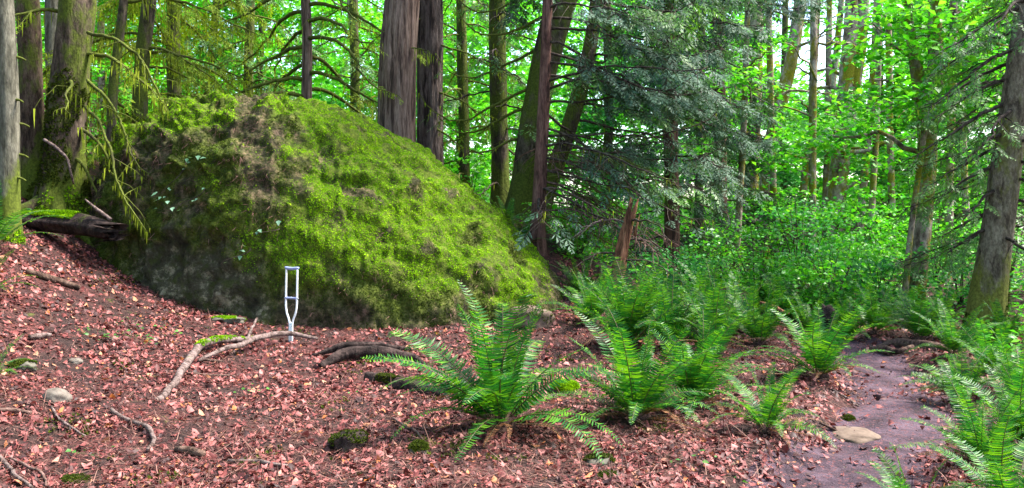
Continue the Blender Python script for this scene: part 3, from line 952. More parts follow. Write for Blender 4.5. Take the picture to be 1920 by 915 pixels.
def bark_disp(seed, flare=0.5, lobes=5, rough=0.07, furrow=0.0, fh=0.3):
    ph = seed * 1.7
    def f(T, L):
        p = np.c_[(np.cos(T) * 2.2).ravel(), (np.sin(T) * 2.2).ravel(), (L * 1.4).ravel()]
        r = 1 + rough * fbm(p, 3, seed).reshape(T.shape)
        if furrow:
            q = np.c_[(np.cos(T) * 8).ravel(), (np.sin(T) * 8).ravel(), (L * 0.9).ravel()]
            r = r - furrow * np.exp(-(fbm(q, 2, seed + 7).reshape(T.shape) / 0.13) ** 2)
        e = np.exp(-np.maximum(L - 0.15, 0) / fh)
        r = r * (1 + flare * e * (0.6 + 0.5 * np.cos(T * lobes + ph + 0.8 * np.sin(T * 2 + ph))))
        return r
    return f

def make_trunk(t, path, mat, seed, flare=0.5, k=20, step=0.12, rough=0.07, furrow=0.0, lobes=5, name='trunk', fh=0.3):
    q = resample(path, step)
    wob = np.c_[fbm(np.c_[q[:, 2] * 0.8, np.zeros(len(q)), np.zeros(len(q)) + seed], 2, seed), fbm(np.c_[q[:, 2] * 0.8, np.ones(len(q)) * 9, np.zeros(len(q)) + seed], 2, seed)]
    q[:, :2] += wob * (0.14 * q[:, 3:4])
    parts = tube(q[:, :3], np.maximum(q[:, 3], 0.004), k, bark_disp(seed, flare, lobes, rough, furrow, fh))
    mb = MB().addm(parts)
    mb.build(name, mat, t, True)
    return q, parts

def at_height(q, z):
    return np.array([np.interp(z, q[:, 2], q[:, k]) for k in range(4)])

def conifer_branch(t, q, z, az, L, rise, droop, lift=0.0, r0=0.03, foliage='cedar', dens=1.0, fol_from=0.3, mat='twig', moss=0.0, spray=0.22, twigs=1.0, seed=0, drape=(0.08, 0.3)):
    r = np.random.default_rng(seed)
    o = at_height(q, z); a = math.radians(az)
    d = np.array([math.cos(a), math.sin(a), 0]); sd = np.array([-d[1], d[0], 0])
    u = np.linspace(0, 1, 16)
    wob = np.cumsum(r.normal(size=16)) * 0.03 * L
    C = o[:3] + d * (o[3] * 0.5 + L * u)[:, None] + sd * (wob * u)[:, None]
    C[:, 2] += L * (rise * u - droop * u ** 2 + lift * u ** 4) + np.cumsum(r.normal(size=16)) * 0.009 * L
    mb = MB().addm(tube(C, r0 * (1 - u) ** 0.8 + 0.004, 6))
    fol = MB(); hang = MB()
    sp, sdirs, ssz = [], [], []
    hp = []
    nt = int(L * 9 * twigs)
    for i in range(nt):
        uu_ = 0.12 + 0.86 * (i + r.random()) / nt
        c = np.array([np.interp(uu_, u, C[:, k]) for k in range(3)])
        s = 1 if i % 2 else -1
        tl = (0.20 + 0.34 * (1 - uu_) * min(1.4, L)) * (0.6 + 0.7 * r.random())
        dirn = nrm(d * (0.5 + 0.4 * r.random()) + sd * s * (0.7 + 0.4 * r.random()) + np.array([0, 0, -0.15 - 0.5 * r.random()]))
        v = np.linspace(0, 1, 5)
        Tw = c + dirn * (tl * v)[:, None] + np.array([0, 0, -1.0]) * (tl * 0.35 * v ** 2)[:, None] + np.cumsum(r.normal(size=(5, 3)), 0) * 0.02 * tl * 3
        mb.addm(tube(Tw, 0.006 * (1 - v) + 0.0025, 3, cap=False))
        if moss > 0:
            for vv in np.linspace(0.05, 1, int(6 * moss) + 1):
                hp.append(np.array([np.interp(vv, v, Tw[:, k]) for k in range(3)]))
        if dens > 0 and uu_ > fol_from:
            ns = max(1, int(6.5 * dens * tl / 0.3 + r.random()))
            for j in range(ns):
                vv = (j + 0.6 + 0.4 * r.random()) / ns
                c2 = np.array([np.interp(vv, v, Tw[:, k]) for k in range(3)])
                sp.append(c2); sdirs.append(nrm(dirn * 0.7 + sd * r.normal() * 0.45 + d * r.normal() * 0.35 + np.array([0, 0, -0.08 - 0.35 * r.random()])))
                ssz.append(1.12 * spray * (0.6 + 0.8 * r.random()))
    b = mb.build('branch', M[mat], t, True)
    if sp:
        up = nrm(np.array([0, 0, 1.0]) + r.normal(size=(len(sp), 3)) * 0.3)
        fol.inst(SPRAY, np.array(sp), frames(np.array(sdirs), up), np.array(ssz))
        fol.build('foliage', M[foliage], b, False, 'stuff')
    if moss > 0:
        for uu_ in np.linspace(0.05, 1, int(22 * L * moss) + 2):
            hp.append(np.array([np.interp(uu_, u, C[:, k]) for k in range(3)]))
        hp = np.array(hp); hp = hp[r.random(len(hp)) < 0.9]
        a_ = r.random(len(hp)) * 6.28
        RR = np.stack([np.c_[np.cos(a_), np.sin(a_), 0 * a_], np.c_[-np.sin(a_), np.cos(a_), 0 * a_], np.tile([0, 0, 1.0], (len(hp), 1))], -1)
        ln = drape[0] + drape[1] * r.random(len(hp)) ** 2.5
        hang.inst(STRAND, hp, RR, np.c_[0.10 + 0.12 * r.random(len(hp)), 0.2 * np.ones(len(hp)), ln])
        hang.build('hanging_moss', M['hang_moss'], b, False, 'stuff')
    return b

def leaf_layer(mb, c, rad, thick, n, size, r, tilt=0.34):
    a = r.random(n) * 6.28; rr = rad * np.sqrt(r.random(n))
    p = c + np.c_[rr * np.cos(a), rr * np.sin(a), thick * r.normal(size=n) - 0.12 * rr]
    up = nrm(np.array([0, 0, 1.0]) + r.normal(size=(n, 3)) * tilt)
    az = r.random(n) * 6.28
    xd = np.c_[np.cos(az), np.sin(az), -0.25 + 0.2 * r.normal(size=n)]
    mb.inst(LEAF, p, frames(xd, up), size * (0.65 + 0.7 * r.random(n)))

def broadleaf(name, label, ctrl, D, top, mat, seed, nbranch=9, z0=1.5, z1=None, blen=2.2, leaf=0.13, per=84, layers=5, leafmat='maple', group='broadleaf trees beyond the trail', forks=(), k=14, flare=0.3, side=None, path=None):
    r = np.random.default_rng(seed)
    path = trunk_path(ctrl, D, top) if path is None else path
    base = path[0, :3].copy(); base[2] += 0.25
    t = thing(name, label, 'tree', base, group)
    q, _ = make_trunk(t, path, M[mat], seed, flare, k, 0.2, 0.10)
    for fk in forks:
        make_trunk(t, np.array([np.r_[P(px, py, D), w / 2 / FPX * D] for px, py, w in fk]), M[mat], seed + 3, 0.0, 10, 0.2, 0.1, name='limb')
    crown = MB()
    z1 = min(z1 or top * 0.95, 0.29 * D + 1.6)
    for i in range(nbranch):
        z = base[2] + z0 + (z1 - z0) * (i + r.random()) / nbranch
        az = r.random() * 360 if side is None else side + r.normal() * 60
        L = blen * (0.6 + 0.7 * r.random())
        o = at_height(q, z); a = math.radians(az)
        d = np.array([math.cos(a), math.sin(a), 0.0])
        u = np.linspace(0, 1, 8)
        C = o[:3] + d * (L * u)[:, None] + np.c_[np.zeros(8), np.zeros(8), L * (0.5 * u - 0.35 * u ** 2)] + np.cumsum(r.normal(size=(8, 3)), 0) * 0.03 * L
        bm_ = MB().addm(tube(C, max(0.012, o[3] * 0.28) * (1 - u) ** 0.7 + 0.004, 5))
        bm_.build('branch', M[mat], t, True)
        for j in range(layers):
            uu_ = 0.25 + 0.85 * (j + r.random()) / layers
            c = o[:3] + d * L * uu_ + np.array([0, 0, L * (0.5 * uu_ - 0.35 * uu_ ** 2)]) + r.normal(size=3) * np.array([0.35, 0.35, 0.22])
            if D > 18 and abs(c[0] / c[1] - 0.355) < 0.068 and (c[2] - EYE) / c[1] > 0.125 and r.random() < 0.95:
                continue          # the canopy is open above the trail
            leaf_layer(crown, c, 0.45 + 0.45 * r.random(), 0.09, int(per * (0.6 + 0.8 * r.random())), leaf, r)
    crown.build('crown', M[leafmat], t, False, 'stuff')
    return t, q

# --- trees on the leafy slope at the left
def simple_tree(name, label, ctrl, D, top, mat, seed, cat='tree', group=None, **kw):
    path = trunk_path(ctrl, D, top)
    base = path[0, :3].copy(); base[2] += 0.25
    t = thing(name, label, cat, base, group)
    q, parts = make_trunk(t, path, M[mat], seed, **kw)
    return t, q, parts

def trunk_moss(t, parts, n, zmax, size, mat, thr=0.0, seed=0, name='moss', facing=None):
    p, nn, k = sample_surface(parts[0], parts[1], n)
    f = fbm(p * np.array([2.2, 2.2, 1.2]), 3, seed)
    base = t.location.z
    keep = (p[:, 2] < base + zmax) & (p[:, 2] > base - 0.05) & (f > thr + 0.5 * np.clip((p[:, 2] - base) / zmax, 0, 1) - 0.25)
    cnt = parts[1].shape[0]
    mb = MB()
    c = np.array(t.location)
    out = nn
    moss_tufts(mb, p[keep], out[keep] + np.array([0, 0, 0.2]), size)
    mb.build(name, M[mat], t, False, 'stuff')

def outward(parts, q):
    """make tube normals point away from its axis (orientation check)"""
    return parts

def stub(t, q, z, az, L, r0, mat, lift=0.3, name='branch_stub'):
    o = at_height(q, z); a = math.radians(az)
    d = np.array([math.cos(a), math.sin(a), 0]); u = np.linspace(0, 1, 6)
    C = o[:3] + d * (o[3] * 0.6 + L * u)[:, None] + np.c_[0 * u, 0 * u, L * (lift * u - 0.5 * u * u)]
    return MB().addm(tube(C, r0 * (1 - 0.5 * u), 7)).build(name, M[mat], t, True)

t, q, pr = simple_tree('alder_tree', 'pale grey smooth trunk with short mossy branch stubs on the leafy slope', [(14, 430, 44), (17, 250, 38), (8, 0, 34)], 11.4, 9, 'bark_pale', 101, flare=0.35, k=40, step=0.06, rough=0.07, furrow=0.02)
trunk_moss(t, pr, 9000, 0.75, 0.028, 'moss', -0.05, 5)
for zz, az in ((2.35, 10), (2.75, 20), (3.05, -15), (2.05, -5), (3.6, 5)):
    stub(t, q, zz, az, 0.16, 0.022, 'mossy_twig')
for i in range(5):
    conifer_branch(t, q, 5.0 + i * 0.7, 40 + i * 80, 1.5, 0.4, 0.4, 0, 0.02, 'hemlock', 0.8, 0.3, 'twig', 0, 0.22, 0.7, 900 + i)

t, q, pr = simple_tree('maple_tree', 'brown mossy trunk between the pale grey trunk and the gnarled one', [(62, 350, 56), (58, 180, 44), (54, 0, 40)], 13.6, 11, 'bark_brown', 102, flare=0.4, k=26, rough=0.12)
trunk_moss(t, pr, 9000, 1.3, 0.03, 'shade_dark_moss', -0.05, 6)
for i in range(4):
    conifer_branch(t, q, 5.5 + i * 0.9, 60 + i * 90, 1.6, 0.4, 0.4, 0, 0.02, 'hemlock', 0.8, 0.3, 'twig', 0, 0.22, 0.7, 920 + i)

t, q, pr = simple_tree('slender_tree', 'slender pale trunk standing farther back between the two mossy trunks', [(100, 300, 30), (100, 150, 27), (98, 0, 26)], 17.0, 12, 'bark_pale', 103, flare=0.2, k=16)
for i in range(4):
    conifer_branch(t, q, 6.0 + i * 0.9, 30 + i * 90, 1.6, 0.4, 0.4, 0, 0.02, 'hemlock', 0.8, 0.3, 'twig', 0, 0.22, 0.7, 940 + i)

t, q, pr = simple_tree('gnarled_maple_tree', 'thick gnarled mossy trunk with flared roots beside the boulder', [(118, 378, 84), (124, 290, 74), (130, 180, 68), (142, 60, 66), (146, 0, 64)], 13.4, 11, 'bark_gnarl', 104, flare=0.75, k=36, rough=0.16, lobes=4, fh=0.42)
trunk_moss(t, pr, 16000, 2.6, 0.03, 'shade_dark_moss', 0.05, 7)
trunk_moss(t, pr, 7000, 0.9, 0.028, 'moss', 0.12, 17)
for j, (azr, L) in enumerate(((-70, 0.75), (-30, 0.7), (-120, 0.8), (10, 0.5))):
    o = at_height(q, t.location.z + 0.35); a = math.radians(azr); u = np.linspace(0, 1, 9)
    C = o[:3] + np.c_[np.cos(a) * (0.1 + L * u), np.sin(a) * (0.1 + L * u), 0 * u]
    gz = height(C[:, 0], C[:, 1])
    C[:, 2] = (1 - u) ** 2 * (t.location.z + 0.45) + (1 - (1 - u) ** 2) * (gz - 0.03)
    MB().addm(tube(C, 0.13 * (1 - u) + 0.035, 10, bark_disp(300 + j, 0))).build('root', M['bark_gnarl'], t, True)
conifer_branch(t, q, 3.55, -60, 1.1, 0.15, 0.9, 0.2, 0.03, 'olive', 0, 0.3, 'mossy_twig', 0.6, 0.2, 0.4, 41)
conifer_branch(t, q, 2.85, -20, 1.25, 0.1, 1.2, 0.1, 0.03, 'olive', 0.3, 0.4, 'mossy_twig', 0.9, 0.16, 0.6, 42)
conifer_branch(t, q, 4.0, -10, 1.7, 0.1, 0.8, 0, 0.035, 'olive', 0.5, 0.3, 'mossy_twig', 1.0, 0.18, 0.7, 43)
conifer_branch(t, q, 2.45, -35, 0.9, -0.1, 1.1, 0, 0.03, 'olive', 0.3, 0.3, 'mossy_twig', 0.9, 0.16, 0.6, 44)
conifer_branch(t, q, 4.6, -150, 1.2, 0.2, 0.6, 0, 0.03, 'olive', 0.5, 0.3, 'mossy_twig', 0.9, 0.18, 0.7, 45)

def bough(t, pts, r0, seed, moss=1.0, twigs=6):
    r = np.random.default_rng(seed)
    q = resample(np.array(pts), 0.05)
    q = q + np.cumsum(r.normal(size=q.shape), 0) * 0.006
    u = np.linspace(0, 1, len(q))
    mb = MB().addm(tube(q, r0 * (1 - u) ** 0.6 + 0.004, 6))
    hp = [q[int(i)] for i in r.integers(0, len(q), int(len(q) * 4 * moss))]
    for i in range(twigs):
        c = q[int(len(q) * (0.25 + 0.7 * r.random()))]; v = np.linspace(0, 1, 6)
        d = nrm(np.array([r.normal(), r.normal() * 0.4, -0.3 + 0.5 * r.normal()])); L = 0.2 + 0.35 * r.random()
        T = c + d * (L * v)[:, None] + np.c_[0 * v, 0 * v, -0.3 * L * v * v] + np.cumsum(r.normal(size=(6, 3)), 0) * 0.012
        mb.addm(tube(T, 0.006 * (1 - v) + 0.003, 4, cap=False))
        hp += [T[int(k)] for k in r.integers(0, 6, int(14 * moss))]
    b = mb.build('branch', M['mossy_twig'], t, True)
    hp = np.array(hp); a_ = r.random(len(hp)) * 6.28
    RR = np.stack([np.c_[np.cos(a_), np.sin(a_), 0 * a_], np.c_[-np.sin(a_), np.cos(a_), 0 * a_], np.tile([0, 0, 1.0], (len(hp), 1))], -1)
    MB().inst(STRAND, hp, RR, np.c_[0.14 + 0.1 * r.random(len(hp)), 0.2 * np.ones(len(hp)), 0.04 + 0.16 * r.random(len(hp)) ** 2]).build('hanging_moss', M['hang_moss'], b, False, 'stuff')
bough(t, [P(160, 200, 13.2), P(190, 235, 12.6), P(212, 285, 12.2), P(222, 340, 12.0), P(250, 385, 11.8), P(282, 430, 11.7)], 0.022, 71, 0.9, 9)
bough(t, [P(165, 150, 13.2), P(205, 190, 12.8), P(236, 240, 12.6), P(252, 290, 12.4), P(290, 325, 12.2)], 0.022, 72, 0.9, 8)
bough(t, [P(165, 60, 13.2), P(215, 70, 12.8), P(262, 110, 12.6), P(290, 165, 12.5), P(300, 215, 12.5)], 0.025, 73, 1.1, 12)

# --- moss draped conifers behind the left end of the boulder
for (label, ctrl, D, sd_, nb) in (
        ('moss draped conifer whose drooping boughs hang over the left end of the boulder', [(262, 250, 30), (268, 100, 27), (280, 0, 26)], 16.5, 111, 17),
        ('straight moss draped conifer behind the top of the boulder', [(328, 190, 26), (326, 100, 25), (326, 0, 24)], 18.0, 112, 17),
        ('dark thin conifer hung with moss next to the gnarled trunk', [(206, 330, 20), (214, 150, 18), (232, 0, 16)], 15.5, 113, 8)):
    t, q, pr = simple_tree('mossy_conifer', label, ctrl, D, 9, 'bark_mossy', sd_, group='moss draped conifers', flare=0.3, k=14)
    r = np.random.default_rng(sd_)
    for i in range(nb):
        z = 2.7 + 4.6 * i / nb + r.random() * 0.3
        az = 90 + (r.random() - 0.5) * 260
        conifer_branch(t, q, z, az, 1.2 + 1.3 * r.random(), 0.1 + 0.2 * r.random(), 0.55 + 0.4 * r.random(), 0.15, 0.028, 'olive', 0.45, 0.2, 'mossy_twig', 1.0, 0.2, 0.85, sd_ * 40 + i, (0.06, 0.35))

t, q, pr = simple_tree('slim_conifer', 'slim straight brown trunk with arching mossy boughs above the boulder top', [(576, 200, 20), (575, 100, 19), (573, 0, 18)], 17.0, 10, 'bark_cedar', 114, flare=0.3, k=16)
r = np.random.default_rng(114)
for i in range(24):
    z = 2.95 + 4.0 * i / 24
    az = (180 if i % 2 else 0) + (r.random() - 0.5) * 90
    conifer_branch(t, q, z, az, 1.5 + 1.3 * r.random(), 0.15, 0.85 + 0.3 * r.random(), 0.45, 0.04, 'olive', 0.35, 0.5, 'mossy_twig', 0.6, 0.18, 0.55, 1140 + i, (0.05, 0.18))
for i in range(6):
    conifer_branch(t, q, 7 + 0.4 * i, i * 60, 1.3, 0.2, 0.6, 0.2, 0.02, 'hemlock', 1, 0.2, 'twig', 0, 0.22, 0.8, 1170 + i)

# --- the two big trunks behind the boulder
t, q, pr = simple_tree('cedar_tree', 'big straight cedar trunk with knots rising behind the boulder', [(744, 270, 72), (748, 120, 70), (754, 0, 66)], 16.0, 13, 'bark_cedar', 121, flare=0.4, k=84, step=0.07, rough=0.04, furrow=0.06)
for zz, az in ((3.3, -75), (4.6, -85), (2.65, -70), (3.95, -60), (5.1, -70), (2.4, -80)):
    stub(t, q, zz, az, 0.07, 0.045, 'black_log', -0.1, 'knot')
conifer_branch(t, q, 4.55, -40, 0.7, 0.15, 0.5, 0.1, 0.012, 'olive', 0, 0.3, 'mossy_twig', 0.9, 0.2, 0.7, 1211, (0.05, 0.2))
for i in range(8):
    conifer_branch(t, q, 7.2 + i * 0.55, i * 77, 2.0, 0.1, 0.5, 0.2, 0.03, 'cedar', 1, 0.25, 'twig', 0, 0.25, 0.8, 1213 + i)
t, q, pr = simple_tree('fir_tree', 'furrowed dark bark trunk right beside the big cedar', [(806, 300, 50), (806, 150, 50), (806, 0, 48)], 17.0, 13, 'bark_fir', 122, flare=0.3, k=80, step=0.07, rough=0.06, furrow=0.14)
for zz, az, L in ((3.9, -30, 1.3), (3.2, -50, 0.9), (4.8, -20, 1.6), (5.3, -140, 1.4)):
    conifer_branch(t, q, zz, az, L, 0.0, 0.75, 0.35, 0.02, 'olive', 0.15, 0.5, 'mossy_twig', 0.5, 0.18, 0.5, 1221 + int(zz * 10), (0.05, 0.15))
for i in range(6):
    conifer_branch(t, q, 7.2 + i * 0.7, 20 + i * 77, 2.0, 0.1, 0.5, 0.2, 0.03, 'hemlock', 1, 0.25, 'twig', 0, 0.25, 0.8, 1235 + i)

# --- group right of the big trunks
t, q, pr = simple_tree('mossy_tree', 'straight dark mossy trunk between the furrowed trunk and the leaning pair', [(938, 385, 36), (934, 200, 33), (932, 0, 31)], 17.5, 12, 'bark_mossy', 123, flare=0.3, k=20, rough=0.1)
r = np.random.default_rng(123)
for i in range(12):
    conifer_branch(t, q, 2.2 + 4.4 * i / 12, r.random() * 360, 1.1 + 1.1 * r.random(), 0.05, 0.7, 0.4, 0.018, 'hemlock', 0.45, 0.4, 'twig', 0.25, 0.2, 0.7, 1230 + i, (0.04, 0.14))
t, q, pr = simple_tree('leaning_tree', 'thick mossy trunk leaning to the right above the bank behind the boulder', [(975, 420, 62), (985, 330, 52), (1004, 200, 50), (1034, 60, 54), (1052, 0, 54)], 16.2, 12, 'bark_mossy', 124, flare=0.5, k=28, rough=0.10)
for i, (zz, az, L) in enumerate(((3.55, 180, 1.7), (3.9, 190, 2.1), (4.6, 170, 1.9), (5.2, 200, 1.8), (3.0, 200, 1.2), (5.8, 180, 2.0))):
    conifer_branch(t, q, zz, az, L, -0.25, 0.55, 0.75, 0.03, 'hemlock', 0.25, 0.6, 'mossy_twig', 0.35, 0.18, 0.5, 1240 + i, (0.04, 0.15))
for i in range(6):
    conifer_branch(t, q, 7 + i * 0.6, i * 70, 2.0, 0.1, 0.5, 0.2, 0.03, 'hemlock', 1, 0.25, 'twig', 0, 0.25, 0.8, 1250 + i)
t, q, pr = simple_tree('red_bark_tree', 'slim reddish trunk whose boughs spread blue green over the snag', [(1008, 455, 30), (1014, 330, 25), (1020, 180, 22), (1027, 0, 19)], 14.4, 11, 'bark_red', 125, flare=0.35, k=18, rough=0.08)
r = np.random.default_rng(125)
for i in range(22):
    z = 1.75 + 3.85 * i / 22 + 0.1 * r.random()
    az = -12 + r.normal() * 30
    conifer_branch(t, q, z, az, 1.2 + 1.9 * r.random(), -0.25 + 0.5 * r.random(), 0.25 + 0.5 * r.random(), 0.1 + 0.5 * r.random(), 0.02, 'cedar', 0.6 if z > 2.9 else 0.1, 0.30, 'twig', 0.12 if z < 3 else 0, 0.22, 1.0, 1260 + i, (0.04, 0.12))
for i in range(12):
    conifer_branch(t, q, 1.55 + 1.3 * i / 12, -15 + r.normal() * 32, 1.3 + 1.4 * r.random(), -0.1 + 0.3 * r.random(), 0.35 + 0.3 * r.random(), 0.2 * r.random(), 0.013, 'cedar', 0, 0.3, 'brown_stick' if i % 3 else 'mossy_twig', 0.0, 0.2, 1.7, 1700 + i)
for i in range(7):
    conifer_branch(t, q, 5.6 + 0.6 * i, r.random() * 360, 2.0, 0.1, 0.5, 0.2, 0.02, 'cedar', 1.0, 0.2, 'twig', 0, 0.24, 0.9, 1290 + i)
t, q, pr = simple_tree('forked_hemlock', 'dark trunk slanting right behind the slim reddish one', [(1022, 370, 34), (1050, 290, 32), (1082, 190, 30), (1110, 60, 26), (1118, 0, 24)], 16.0, 11, 'bark_mossy', 126, flare=0.2, k=18)
r = np.random.default_rng(126)
for i in range(15):
    z = 2.4 + 4.4 * i / 15
    az = -5 + r.normal() * 40
    conifer_branch(t, q, z, az, 1.7 + 1.3 * r.random(), 0.05, 0.5, 0.35, 0.022, 'cedar' if i % 2 else 'hemlock', 0.55, 0.3, 'twig', 0, 0.23, 0.95, 1310 + i)
for (label, ctrl, D, sd_) in (('dark hemlock with drooping boughs filling the gap right of the furrowed trunk', [(872, 430, 22), (868, 200, 20), (864, 0, 18)], 19.5, 151),
                              ('dark hemlock seen between the slim straight trunk and the big cedar', [(668, 300, 20), (666, 150, 18), (664, 0, 16)], 21.0, 152),
                              ('dark hemlock behind the arching mossy boughs over the boulder', [(468, 250, 20), (466, 150, 18), (470, 0, 16)], 20.0, 153)):
    t, q, pr = simple_tree('hemlock_tree', label, ctrl, D, 9, 'bark_mossy', sd_, group='dark hemlocks behind the boulder', flare=0.3, k=12)
    r = np.random.default_rng(sd_)
    for i in range(18):
        conifer_branch(t, q, 2.2 + 4.6 * i / 18, r.random() * 360, 1.1 + 0.9 * r.random(), 0.1, 0.7, 0.3, 0.02, 'hemlock', 0.55, 0.25, 'mossy_twig', 0.35, 0.22, 0.9, sd_ * 30 + i, (0.04, 0.2))
# two cedars deeper in, their boughs closing the wall of branches
for (label, ctrl, D, sd_) in (('cedar with sweeping grey green boughs behind the red snag', [(1262, 470, 30), (1258, 250, 28), (1250, 0, 24)], 17.0, 127),
                              ('darker cedar with feathery boughs left of the pale mossy maples', [(1352, 480, 26), (1350, 250, 24), (1346, 0, 22)], 20.0, 128)):
    t, q, pr = simple_tree('cedar_sapling', label, ctrl, D, 10, 'bark_red', sd_, group='young cedars behind the snag', flare=0.3, k=12)
    r = np.random.default_rng(sd_)
    for i in range(26):
        z = 0.6 + 6.7 * i / 26
        conifer_branch(t, q, z, -90 + (r.random() - 0.5) * 300, 1.3 + 1.1 * r.random(), 0.1, 0.55, 0.3, 0.02, 'cedar', 0.75 if z > 2.2 else 0.4, 0.2, 'twig', 0, 0.24, 1.1, sd_ * 30 + i)

# broken snag
sp0 = np.array([np.r_[G(1150, 528, 14), 0.12], np.r_[P(1165, 470, 13.0), 0.095], np.r_[P(1180, 410, 13.0), 0.075], np.r_[P(1190, 372, 13.0), 0.02]])
sp0[0, 1] = 13.0; sp0[0, 0] = P(1150, 528, 13.0)[0]; sp0[0, 2] = h1(sp0[0, 0], 13.0) - 0.2
t = thing('broken_snag', 'broken rotten snag of red wood leaning under the cedar boughs', 'snag', (sp0[0, 0], 13.0, h1(sp0[0, 0], 13.0)))
sq = resample(np.array([sp0[0], sp0[1], sp0[2] * np.array([1, 1, 1, 1.1])]), 0.04)
sv, sfq, sft = tube(sq[:, :3], sq[:, 3], 26, bark_disp(131, 0.25, 4, 0.3, 0.25))
spl = np.maximum(0, vnoise(np.c_[np.arange(26) * 0.55, np.zeros(26), np.zeros(26)], 13) + 0.25) * 0.34
rg = sv[:len(sq) * 26].reshape(len(sq), 26, 3)
for k_ in range(8):
    rg[-8 + k_] += (spl * (k_ + 1) / 8)[:, None] * np.array([0.22, 0.0, 1.0])
MB().addm((sv, sfq, sft)).build('trunk', M['red_wood'], t, True)
for k_, (dx_, h_) in enumerate(((-0.05, 0.30), (0.07, 0.22))):
    c_ = sq[-1, :3] + np.array([dx_, -0.04, -0.25])
    MB().addm(tube(np.array([c_, c_ + [0.03, 0, h_ * 0.6], c_ + [0.08, 0, h_ + 0.1]]), np.array([0.03, 0.02, 0.004]), 6, bark_disp(135 + k_, 0, 3, 0.4))).build('splinter', M['red_wood'], t, True)
for i, (zz, az, L) in enumerate(((1.2, 30, 0.9), (1.45, 170, 0.8), (0.9, -20, 0.9), (1.5, -60, 1.0), (1.0, 200, 0.7))):
    conifer_branch(t, sp0, zz, az, L, 0.3, 0.6, 0, 0.014, 'cedar', 0, 0.3, 'stick' if i == 1 else 'twig', 0.15, 0.2, 0.7, 1330 + i, (0.03, 0.08))

# --- broadleaf trees beyond the trail
broadleaf('alder_tree', 'mossy pale trunk half hidden by cedar boughs left of the leafy shrubs', [(1405, 450, 30), (1412, 250, 26), (1418, 60, 24)], 23.0, 13, 'bark_maple', 201, 7, 2.0, 12, 2.0)
broadleaf('leaning_maple', 'mossy maple leaning right with yellowish bark beyond the shrubs', [(1432, 420, 26), (1448, 260, 26), (1485, 110, 24), (1500, 0, 22)], 26.0, 12, 'bark_maple', 202, 7, 2.5, 11, 2.0)
broadleaf('slender_alder', 'slender straight pale trunk in front of the bright gap in the canopy', [(1522, 500, 15), (1524, 250, 14), (1526, 0, 13)], 21.0, 13, 'bark_maple', 203, 8, 1.0, 12, 1.8, side=160)
broadleaf('twin_stemmed_maple', 'twin stemmed mossy maple with pale bark against the bright canopy gap', [(1562, 450, 38), (1576, 300, 34), (1586, 170, 30), (1598, 0, 24)], 24.0, 13, 'bark_maple', 204, 8, 1.0, 6, 2.0,
          forks=([(1578, 280, 26), (1600, 170, 24), (1616, 60, 22), (1622, -60, 18)],), k=18)
broadleaf('slender_alder', 'thin mossy stem just right of the twin stemmed maple', [(1612, 430, 16), (1628, 250, 14), (1642, 60, 13), (1644, 0, 12)], 27.0, 12, 'bark_maple', 205, 7, 1.5, 11, 2.0)
broadleaf('slender_alder', 'thin straight stem between the twin maple and the orange mossy trunk', [(1660, 470, 12), (1652, 250, 12), (1648, 0, 11)], 32.0, 14, 'bark_brown', 206, 8, 1.5, 12, 2.2)
broadleaf('mossy_maple', 'pale mossy trunk with orange tints rising behind the root bank', [(1712, 580, 36), (1728, 420, 34), (1738, 250, 34), (1716, 120, 22), (1704, 40, 16)], 15.0, 11, 'bark_maple', 207, 8, 2.4, 10, 1.7, leaf=0.13,
          forks=([(1738, 260, 30), (1752, 160, 28), (1752, 0, 24), (1750, -150, 20)],), k=20)
broadleaf('slender_alder', 'pale stem leaning against the orange mossy trunk', [(1690, 590, 12), (1712, 400, 11), (1735, 230, 10)], 14.6, 8, 'bark_maple', 208, 4, 2.5, 7, 1.2, leaf=0.12)
for i, (px, D, w, lab) in enumerate(((1470, 34, 12, 'distant trunk left of the slender straight alder'), (1560, 38, 12, 'distant trunk seen through the gap below the canopy'),
                                     (1690, 30, 14, 'distant trunk left of the orange mossy trunk'), (1790, 28, 20, 'distant mossy trunk behind the olive grey trunk boughs'),
                                     (1880, 30, 16, 'distant trunk behind the leaning olive grey tree'), (1310, 30, 16, 'distant trunk deep behind the cedar boughs'),
                                     (1130, 32, 18, 'distant trunk behind the slanting dark trunk'), (860, 30, 16, 'distant trunk right of the furrowed one'),
                                     (680, 30, 14, 'distant trunk left of the big cedar'), (480, 32, 14, 'distant trunk behind the arching mossy boughs'),
                                     (390, 27, 16, 'distant trunk behind the straight moss draped conifer'), (200, 26, 14, 'distant trunk right of the gnarled one'),
                                     (30, 28, 16, 'distant trunk behind the pale grey one'), (1950, 24, 18, 'distant trunk at the far side of the shrubs by the olive grey tree'))):
    broadleaf('forest_tree', lab, [(px, 460, w * 1.1), (px + random.uniform(-12, 12), 200, w), (px + random.uniform(-25, 25), 0, w * 0.9)], D, 15, random.choice(['bark_maple', 'bark_brown', 'bark_mossy']), 220 + i, 14, 1.0, 13, 3.0, 0.165, 82, 6, 'maple_cool' if i % 3 == 0 or px in (1310, 1130) else 'maple', 'trees deeper in the forest', k=9)


